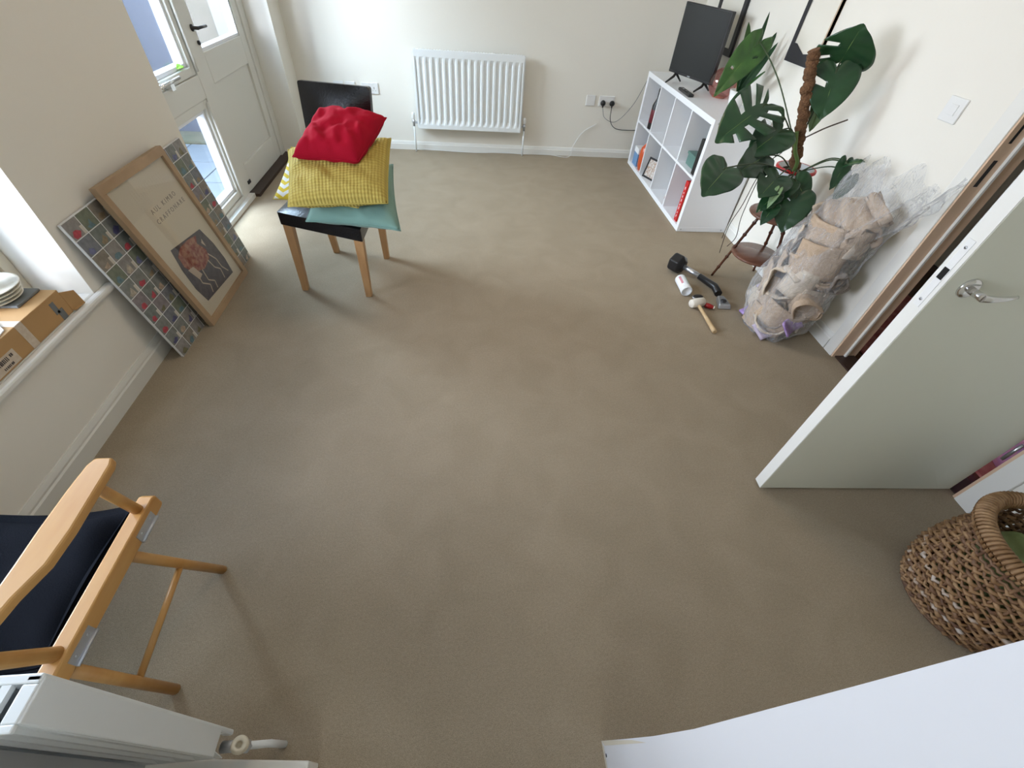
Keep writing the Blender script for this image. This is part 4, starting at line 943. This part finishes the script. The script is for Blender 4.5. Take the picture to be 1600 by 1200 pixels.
# ---------------------------------------------------------------- pictures leaning on the left wall
bd = [V((-1.385, 1.668, .0)), V((-1.385, 2.618, .0)), V((-1.468, 2.560, .700)), V((-1.468, 1.612, .692))]
nb2 = V((1, 0, .12)).normalized()
pb = thing('collage_board', 'wide unframed board of small square pictures leaning on the left wall', 'picture', (-1.42, 2.1, 0))
build('board', MB().slab(bd, -nb2, .010), 'paper', pb)
TC = {}
cols = [(.18, .19, .18), (.21, .19, .16), (.16, .17, .19), (.23, .22, .21), (.15, .17, .13), (.20, .18, .19), (.15, .17, .16)]
acc = [(.36, .05, .07), (.10, .17, .20), (.07, .07, .16), (.36, .27, .20), (.38, .33, .27), (.12, .13, .24), (.22, .17, .11), (.14, .13, .07)]
for i, c_ in enumerate(cols): mat('tile_ground_%d' % i, c_, .5, noise=(50, tuple(x*1.35 for x in c_)))
for i, c_ in enumerate(acc): mat('tile_accent_%d' % i, c_, .5, noise=(70, tuple(min(1, x*1.5) for x in c_)))
mat('tile_caption', (.62, .58, .52), .5)
rows, ncol = 10, 12
rnd = random.Random(11)
rotn = V((0, 0, 0))
for r_ in range(rows):
    for c_ in range(ncol):
        u0, u1 = (c_+.035)/ncol, (c_+.965)/ncol; v0, v1 = (r_+.03)/rows, (r_+.97)/rows
        if 0.32 < (u0+u1)/2 < .74 and r_ > 0: continue        # hidden behind the framed poster
        gi = rnd.randrange(len(cols)); t_ = build('picture_square', quad_plane(bd, u0, u1, v0, v1, nb2, .0002, .0016), 'tile_ground_%d' % gi, pb)
        ai = rnd.randrange(len(acc)); a = MB(); du, dv = u1-u0, v1-v0
        k0 = rnd.uniform(.15, .30); j_ = [rnd.uniform(.6, 1.15) for _ in range(5)]; pts = [(k0, .04), (k0+.42*j_[0], .04), (k0+.5*j_[1], .30*j_[2]), (k0+.3, .52*j_[3]), (k0+.08, .40*j_[4]), (k0-.1, .22)]
        a.add([quad_pt(bd, u0+du*x, v0+dv*y)+nb2*.0022 for x, y in pts], [tuple(range(6))]); build('motif', a, 'tile_accent_%d' % ai, t_, recalc=False)
        a = MB(); a.add([quad_pt(bd, u0+du*x, v0+dv*y)+nb2*.0023 for x, y in ((.80, .02), (.99, .02), (.99, .5), (.80, .5))], [(0, 1, 2, 3)])
        if (c_+r_) % 2: build('caption', a, 'tile_caption', t_, recalc=False)
fq = [V((-1.338, 1.905, .0)), V((-1.338, 2.425, .0)), V((-1.425, 2.312, .742)), V((-1.425, 1.800, .748))]
nf = V((1, 0, .12)).normalized()
fp = thing('framed_poster', 'large pale poster in a wide light wood frame leaning on the left wall', 'picture', (-1.38, 2.1, 0))
build('frame', quad_frame([p_-nf*.022 for p_ in fq], .062, .045, nf, .026), 'frame_oak', fp, bevel=.002)
build('mount', quad_plane(fq, .05, .95, .04, .96, nf, -.012, .002), 'poster_paper', fp)
# generic figure print: dark shield-shaped panel with a red mass and pale legs
def fpt(u, v, off): return quad_pt(fq, u, v)+nf*off
a = MB(); pts = [(.20, .13), (.80, .10), (.83, .22), (.82, .36), (.77, .49), (.24, .53), (.19, .40), (.17, .25)]
a.add([fpt(u, v, -.0092) for u, v in pts], [tuple(range(len(pts)))]); pr_ = build('print_panel', a, 'art_print', fp, recalc=False) if False else None
mat('art_print', (.065, .060, .075), .5, noise=(40, (.10, .09, .11))); mat('art_red', (.22, .035, .03), .5, noise=(45, (.40, .20, .14), 2)); mat('art_cream', (.52, .42, .33), .5)
pr_ = build('print_panel', a, 'art_print', fp, recalc=False)
a = MB(); pts = [(.24, .40), (.30, .33), (.46, .29), (.62, .31), (.66, .37), (.60, .44), (.66, .48), (.52, .50), (.36, .50), (.26, .47)]
a.add([fpt(u, v, -.0088) for u, v in pts], [tuple(range(len(pts)))]); build('red_figure', a, 'art_red', pr_, recalc=False)
a = MB()
for ps in ([(.33, .33), (.30, .24), (.38, .19), (.34, .14)], [(.42, .30), (.40, .22), (.47, .18), (.44, .13)], [(.58, .31), (.60, .24), (.66, .20), (.63, .13)], [(.64, .34), (.70, .27), (.70, .20), (.75, .14)]):
    for (u0, v0), (u1, v1) in zip(ps[:-1], ps[1:]):
        p0, p1 = fpt(u0, v0, -.0084), fpt(u1, v1, -.0084); sd2 = (p1-p0).cross(nf).normalized()*.0035; a.add([p0-sd2, p0+sd2, p1+sd2, p1-sd2], [(0, 1, 2, 3)])
a.add([fpt(u, v, -.0083) for u, v in ((.25, .37), (.34, .36), (.38, .28), (.30, .27))], [(0, 1, 2, 3)])
a.add([fpt(u, v, -.0083) for u, v in ((.66, .42), (.70, .44), (.69, .38))], [(0, 1, 2)])
build('pale_figure', a, 'art_cream', pr_, recalc=False)
ud = (fq[1]-fq[0]).normalized(); vd = (fq[3]-fq[0]).normalized()
for k, (tx, sz, v_, u_) in enumerate((('A U L   K I M B O', .030, .735, .36), ('C R A F F O N A R E', .030, .675, .34))):
    build('lettering', text_mb(tx, sz, fpt(u_, v_, -.0095), ud, vd, .0004), 'soft_ink', fp)
for k in range(14):
    a = MB().slab([fpt(.30+.036*k, .83, -.0099), fpt(.304+.036*k, .83, -.0099), fpt(.304+.036*k, .895, -.0099), fpt(.30+.036*k, .895, -.0099)], nf, .0003)
    build('faint_stroke', a, 'mat_board', fp)
build('glazing', quad_plane(fq, .055, .945, .042, .958, nf, .000, .001), 'picture_glass', fp)

# ---------------------------------------------------------------- things on the left sill
SZ = .432
def sp_(u, v, z): return pz(u, v, z)
xf = -1.487       # front face of the carton
bx0, bx1, by0, by1, bh = -1.66, xf, .62, 1.450, .095
cb = thing('long_carton', 'long brown cardboard carton lying on the left window sill', 'box', (-1.57, 1.0, SZ))
build('body', bxs([((bx0, by0, SZ), (bx1, by1, SZ+bh))]), 'cardboard', cb, bevel=.002)
a = MB(); a.slab([(bx0+.01, by1-.002, SZ+.005), (bx1+.010, by1+.002, SZ+.003), (bx1+.012, by1+.052, SZ+.003), (bx0+.01, by1+.048, SZ+.006)], (0, 0, 1), .004)
a.slab([(bx1-.002, by1, SZ+.006), (bx1+.010, by1+.052, SZ+.002), (bx1+.006, by1+.048, SZ+.062), (bx1-.004, by1, SZ+.082)], (1, 0, 0), .003); build('end_flap', a, 'cardboard', cb)
a = MB(); a.box((bx1, 1.235, SZ), (bx1+.0008, 1.265, SZ+bh)); a.box((bx0, 1.235, SZ+bh), (bx1, 1.265, SZ+bh+.0008)); build('tape', a, 'tape_clear' if 'tape_clear' in MATS else 'offcut_pale', cb)
a = MB(); a.box((bx1, by1-.065, SZ+.03), (bx1+.001, by1-.045, SZ+.075)); a.box((bx1, by1-.055, SZ), (bx1+.001, by1-.03, SZ+.04)); build('torn_slot', a, 'grey_slate', cb)
a = MB(); a.box((bx1, .64, SZ+.006), (bx1+.0008, 1.18, SZ+.052)); lb = build('shipping_label', a, 'offcut_pale', cb)
for yy, z0_, z1_, ln_ in ((1.115, .030, .045, .075), (1.165, .034, .044, .018), (1.135, .012, .020, .045), (.93, .012, .034, .09), (.78, .020, .045, .08), (.68, .012, .024, .06)):
    pb_ = MB()
    for k in range(int(ln_/.006)): pb_.box((bx1+.0006, yy-ln_/2+k*.006, SZ+z0_), (bx1+.0013, yy-ln_/2+k*.006+rnd.choice((.003, .004, .005)), SZ+z1_))
    build('smudged_print', pb_, 'ink', lb)['kind'] = 'stuff'
TZ = SZ+bh
sl_ = tag(build('slate_tile', bxs([((-1.655, 1.335, TZ+.001), (-1.535, 1.445, TZ+.010))]), 'grey_slate', bevel=.002), 'flat grey slate square on the carton under the cream bowls', 'tile')
a = MB(); a.slab([(-1.66, 1.10, TZ+.001), (-1.484, 1.13, TZ+.001), (-1.50, 1.215, TZ+.001), (-1.655, 1.335, TZ+.001)], (0, 0, 1), .004)
en = tag(build('paper_envelope', a, 'paper'), 'white paper envelope on top of the cardboard carton', 'envelope')
a = MB(); a.slab([(-1.655, 1.16, TZ+.0055), (-1.495, 1.165, TZ+.0055), (-1.498, 1.19, TZ+.0055), (-1.655, 1.20, TZ+.0055)], (0, 0, 1), .0006); build('pink_stripe', a, 'underlay_lilac', en)
for k in range(4):
    a = MB(); zc = TZ+.0105+k*.013; r = .078+.004*k
    a.lathe([(0, 0), (r*.75, 0), (r, .010), (r, .0118), (r-.006, .0118), (r*.6, .003), (0, .003)], (-1.625, 1.375, zc), 36)
    tag(build('cream_bowl', a, 'candle_cream'), ['cream dish, lowest of the stack on the slate', 'cream dish, second from below in the stack', 'cream dish, third from below in the stack', 'cream bowl, topmost of the stack by the window'][k], 'bowl', 'stack of cream bowls')
a = MB(); a.lathe([(0, 0), (.036, 0), (.040, .01), (.038, .16), (.034, .165), (0, .165)], (-1.625, 1.375, TZ+.0105+.056), 28)
tag(build('grey_vase', a, 'grey_slate'), 'dark grey cylinder vase standing in the cream bowls', 'vase')
# green leaf against the glazed light
a = leaf_mb((-1.685, 3.275, .868), (-1.672, 3.205, .872), .5, (.6, 0, 1)); sg = tag(build('green_sprig', a, 'sprig_green' if 'sprig_green' in MATS else 'leaf_light', solid=.001), 'small bright green leaf on the ledge of the upper light', 'leaf')

# ---------------------------------------------------------------- folding armchair bottom left
ac = thing('folding_armchair', 'beech folding armchair with black canvas seat at the bottom left', 'armchair', (-1.08, .44, 0))
def side(xs, dirn):
    X = lambda x: xs + dirn*x      # x measured outwards from rail
    f1, f2 = V((X(.015), .617, 0)), V((X(.010), .289, 0)); r1, r2 = V((X(0), .500, .40)), V((X(0), .262, .40))
    build('leg', MB().tube([f1, r1], .0135, 14), 'beech', ac); build('leg', MB().tube([f2, r2], .0135, 14), 'beech', ac)
    s1, s2 = f1.lerp(r1, .52), f2.lerp(r2, .42); build('stretcher', MB().tube([s1, s2], .0085, 12), 'beech', ac)
    a = MB(); pr2 = [(.225, .405), (.225, .447), (.232, .452), (.632, .452), (.640, .445), (.640, .410), (.632, .405)]
    k = len(pr2); a.add([V((X(-.018), y, z)) for y, z in pr2]+[V((X(.018), y, z)) for y, z in pr2], [tuple(range(k)), tuple(range(k, 2*k))[::-1]]+[(i, (i+1) % k, (i+1) % k+k, i+k) for i in range(k)])
    build('seat_rail', a, 'beech', ac, bevel=.004)
    for y_ in (.565, .30):
        h_ = MB(); h_.box((X(.018), y_-.035, .412), (X(.0195), y_+.035, .436)); h_.tube([(X(.021), y_-.035, .409), (X(.021), y_+.035, .409)], .004, 8)
        for q_ in (-.02, .02): h_.lathe([(.003, 0), (.003, .001), (0, .001)], (X(.0195), y_+q_, .425), 8, (dirn, 0, 0))
        build('hinge', h_, 'zinc', ac)
    build('arm_post', MB().tube([V((X(-.003), .598, .44)), V((X(.0), .570, .615))], .0125, 14), 'beech', ac)
    build('arm_post', MB().tube([V((X(-.003), .282, .44)), V((X(.0), .215, .66)), V((X(0), .13, .86))], .0150, 14), 'beech', ac)
    # arm: shaped board, wide in the middle, slimmer at the ends
    a = MB(); st_ = [(.205, .015, -.016), (.26, .016, -.017), (.33, .022, -.010), (.39, .033, .001), (.46, .036, .002), (.55, .033, 0), (.615, .029, 0), (.635, .020, 0)]
    for z_ in (.605, .627): a.v += [V((X(c2 - w2), y_, z_)) for y_, w2, c2 in st_]+[V((X(c2 + w2*.8), y_, z_)) for y_, w2, c2 in st_]
    m_ = len(st_); F = []
    for i in range(m_-1):
        F += [(i, i+1, m_+i+1, m_+i), (2*m_+i, 3*m_+i, 3*m_+i+1, 2*m_+i+1), (i, 2*m_+i, 2*m_+i+1, i+1), (m_+i, m_+i+1, 3*m_+i+1, 3*m_+i)]
    F += [(0, m_, 3*m_, 2*m_), (m_-1, 3*m_-1, 4*m_-1, 2*m_-1)]
    for f_ in F: a.f.append(f_); a.sm.append(False); a.mi.append(0)
    build('armrest', a, 'beech', ac, bevel=.005)
side(-.838, 1); side(-1.36, -1)
a = MB(); a.grid(lambda u, v: V((-.856 - u*.486, .235+.395*v, .432 - .055*math.sin(PI*u)**.8 + .012*math.sin(PI*v))), 20, 14); build('canvas_seat', a, 'black_cloth', ac, solid=.004)
a = MB(); a.grid(lambda u, v: V((-.838 - u*.522, .155-.03*v-.05*math.sin(PI*u), .70+.17*v)), 20, 6); build('canvas_back', a, 'black_cloth', ac, solid=.004)
for yy in (.245,): build('cross_rail', MB().tube([(-.856, yy, .416 if yy > .5 else .416), (-1.342, yy, .416)], .008, 10), 'beech', ac)
# black blanket on the seat
a = MB()
def bl_fn(u, v):
    x, y = -.868 - u*.46, .262+.345*v; e = ((1-(2*u-1)**6)*(1-(2*v-1)**6)); return V((x, y, .437 - .055*math.sin(PI*u)**.8 + .06*e*(.8+.5*mnoise.noise(V((x*7, y*7, 2))))))
a.grid(bl_fn, 24, 20); a.grid(lambda u, v: V((-.868 - u*.46, .262+.345*v, .4375 - .055*math.sin(PI*u)**.8 + .012*math.sin(PI*v))), 24, 20)
tag(build('black_blanket', a, 'black_cloth'), 'black folded cloth pad lying on the seat of the folding armchair', 'blanket')

# ---------------------------------------------------------------- radiator at the bottom left
NX1 = -.583
nr_ = thing('panel_radiator', 'white double panel radiator at the bottom left, seen from above', 'radiator', (-.9, .14, .13))
RX0 = -1.40
def ribbed(yf, s, nm):
    m_ = MB()
    def fn(u, v):
        x = RX0+(NX1-RX0)*u; z = .15+.61*v; ph = (u*20) % 1.; k = max(0, min(1, (abs(ph-.5)-.13)/.14)); fade = min(1, min(v, 1-v)*18); return (x, yf-s*.009*k*fade, z)
    m_.grid(fn, 160, 12, False); build(nm, m_, 'radiator_white', nr_, solid=.002)
ribbed(.166, 1, 'front_panel'); ribbed(.118, -1, 'rear_panel')
build('side_panel', bxs([((NX1-.003, .116, .20), (NX1+.003, .168, .775))]), 'radiator_white', nr_, bevel=.002)
a = MB(); a.box((NX1-.02, .160, .13), (NX1+.002, .172, .778)); build('front_rim', a, 'radiator_white', nr_, bevel=.004)
a = MB(); a.box((RX0, .160, .77), (NX1, .172, .778)); a.box((RX0, .106, .77), (NX1, .116, .778)); a.box((NX1-.02, .116, .772), (NX1, .160, .777)); build('top_casing', a, 'radiator_white', nr_, bevel=.002)
for k in range(24):
    build('grille_fin', bxs([((NX1-.045-.03*k, .116, .768), (NX1-.033-.03*k, .160, .777))]), 'radiator_white', nr_)
a = MB()
for k in range(60): a.box((RX0+.02+k*.0125, .122, .17), (RX0+.022+k*.0125, .158, .755))
build('convector_fins', a, 'zinc', nr_)
for xx in (-1.2, -.75): build('bracket', bxs([((xx, .085, .2), (xx+.03, .112, .7))]), 'zinc', nr_)
a = MB(); a.lathe([(0, 0), (.008, 0), (.018, .004), (.018, .03), (.014, .034), (.007, .034), (.007, .02), (0, .02)], (-.548, .138, .150), 20, (.25, -.05, 1)); build('valve_cap', a, 'cream_wood', nr_)
a = MB(); a.tube([(NX1-.01, .138, .145), (-.555, .138, .145)], .012, 14); a.lathe([(.011, -.03), (.015, -.03), (.015, 0), (.011, .002)], (-.548, .138, .150), 6, smooth=False); build('valve', a, 'zinc', nr_)
a = MB(); a.tube([(-.545, .139, .125), (-.515, .146, .06), (-.497, .147, 0)], .0085, 12); build('pipe', a, 'radiator_white', nr_)

# ---------------------------------------------------------------- wicker basket
bc = V((1.690, .385, 0))
bk_ = thing('wicker_basket', 'round woven wicker laundry basket in the bottom right corner', 'basket', tuple(bc))
BH = .385
def brad(z): 
    t_ = z/BH; return .152 + .032*math.sin(PI*min(1, t_*1.15+.12)) + .026*t_
NS = 30
for grp, nm in ((0, 'wicker'), (1, 'wicker_dark'), (2, 'wicker_pale')):
    a = MB(); NL = 27
    for l in range(NL):
        kind = 0 if l % 3 == 0 else (1 if l % 3 == 1 else 0)
        if l in (6, 13): kind = 2
        if kind != grp: continue
        z = .012 + l*(BH-.085)/NL; ph = l % 2; pts = []
        for k in range(NS*4):
            th = 2*PI*k/(NS*4); r = brad(z) + .009*math.cos(PI*(k/2+ph)) + .002*math.sin(th*5+l); pts.append(bc + V((r*math.cos(th), r*math.sin(th), z+.003*math.sin(k*1.7+l*2)+.0025*math.sin(th*3+l))))
        pts.append(pts[0]); a.tube(pts, [.0058+.0015*math.sin(i*.9+l) for i in range(len(pts))], 6, False)
    w_ = build('weave', a, nm, bk_, recalc=False); w_['kind'] = 'stuff'
a = MB()
for k in range(NS):
    th = 2*PI*(k+.0)/NS; a.tube([bc + V((brad(z)*math.cos(th), brad(z)*math.sin(th), z)) for z in [BH*i/8+.004 for i in range(9)]], .0048, 6)
w_ = build('stakes', a, 'wicker_dark', bk_); w_['kind'] = 'stuff'
a = MB()
for zz in (BH-.075, BH-.055):
    pts = [bc + V(((brad(zz)+.004*math.cos(k*PI/1.0))*math.cos(2*PI*k/104), (brad(zz)+.004*math.cos(k*PI))*math.sin(2*PI*k/104), zz)) for k in range(105)]; a.tube(pts, .005, 6, False)
build('open_band', a, 'wicker_dark', bk_, recalc=False)
# rim: thick core with wrapped coils
a = MB(); a.tube([bc + V((brad(BH)*math.cos(2*PI*k/60), brad(BH)*math.sin(2*PI*k/60), BH-.012)) for k in range(61)], .019, 10, False); rim = build('rim', a, 'wicker', bk_)
a = MB(); nc = 92
for k in range(nc):
    th = 2*PI*k/nc; er = V((math.cos(th), math.sin(th), 0)); et = V((-math.sin(th), math.cos(th), 0)); c_ = bc+er*brad(BH)+V((0, 0, BH-.012)); pts = []
    for j in range(11):
        ph = 2*PI*j/10; pts.append(c_ + (er*math.cos(ph)*.0215 + V((0, 0, 1))*math.sin(ph)*.024) + et*(.012*(j/10)))
    a.tube(pts, .0055, 5, False)
w_ = build('rim_wrapping', a, 'wicker', rim, recalc=False); w_['kind'] = 'stuff'
a = MB(); a.lathe([(0, .004), (.175, .004), (.178, .012), (0, .012)], bc, 32); build('base', a, 'wicker_dark', bk_)
a = MB()
def cl(u, v):
    th = 2*PI*u; r = .138*v; q_ = V((math.cos(th)*r, math.sin(th)*r, 0))
    z = .325 + .04*math.cos(q_.x*30+q_.y*12)*(1-v**3) + .04*mnoise.noise(V((q_.x*14, q_.y*14, 5))) - .22*v**6; return bc+q_+V((0, 0, z))
a.grid(cl, 60, 24); tag(build('green_throw', a, 'sage_cloth'), 'folded sage green throw inside the wicker basket', 'blanket')
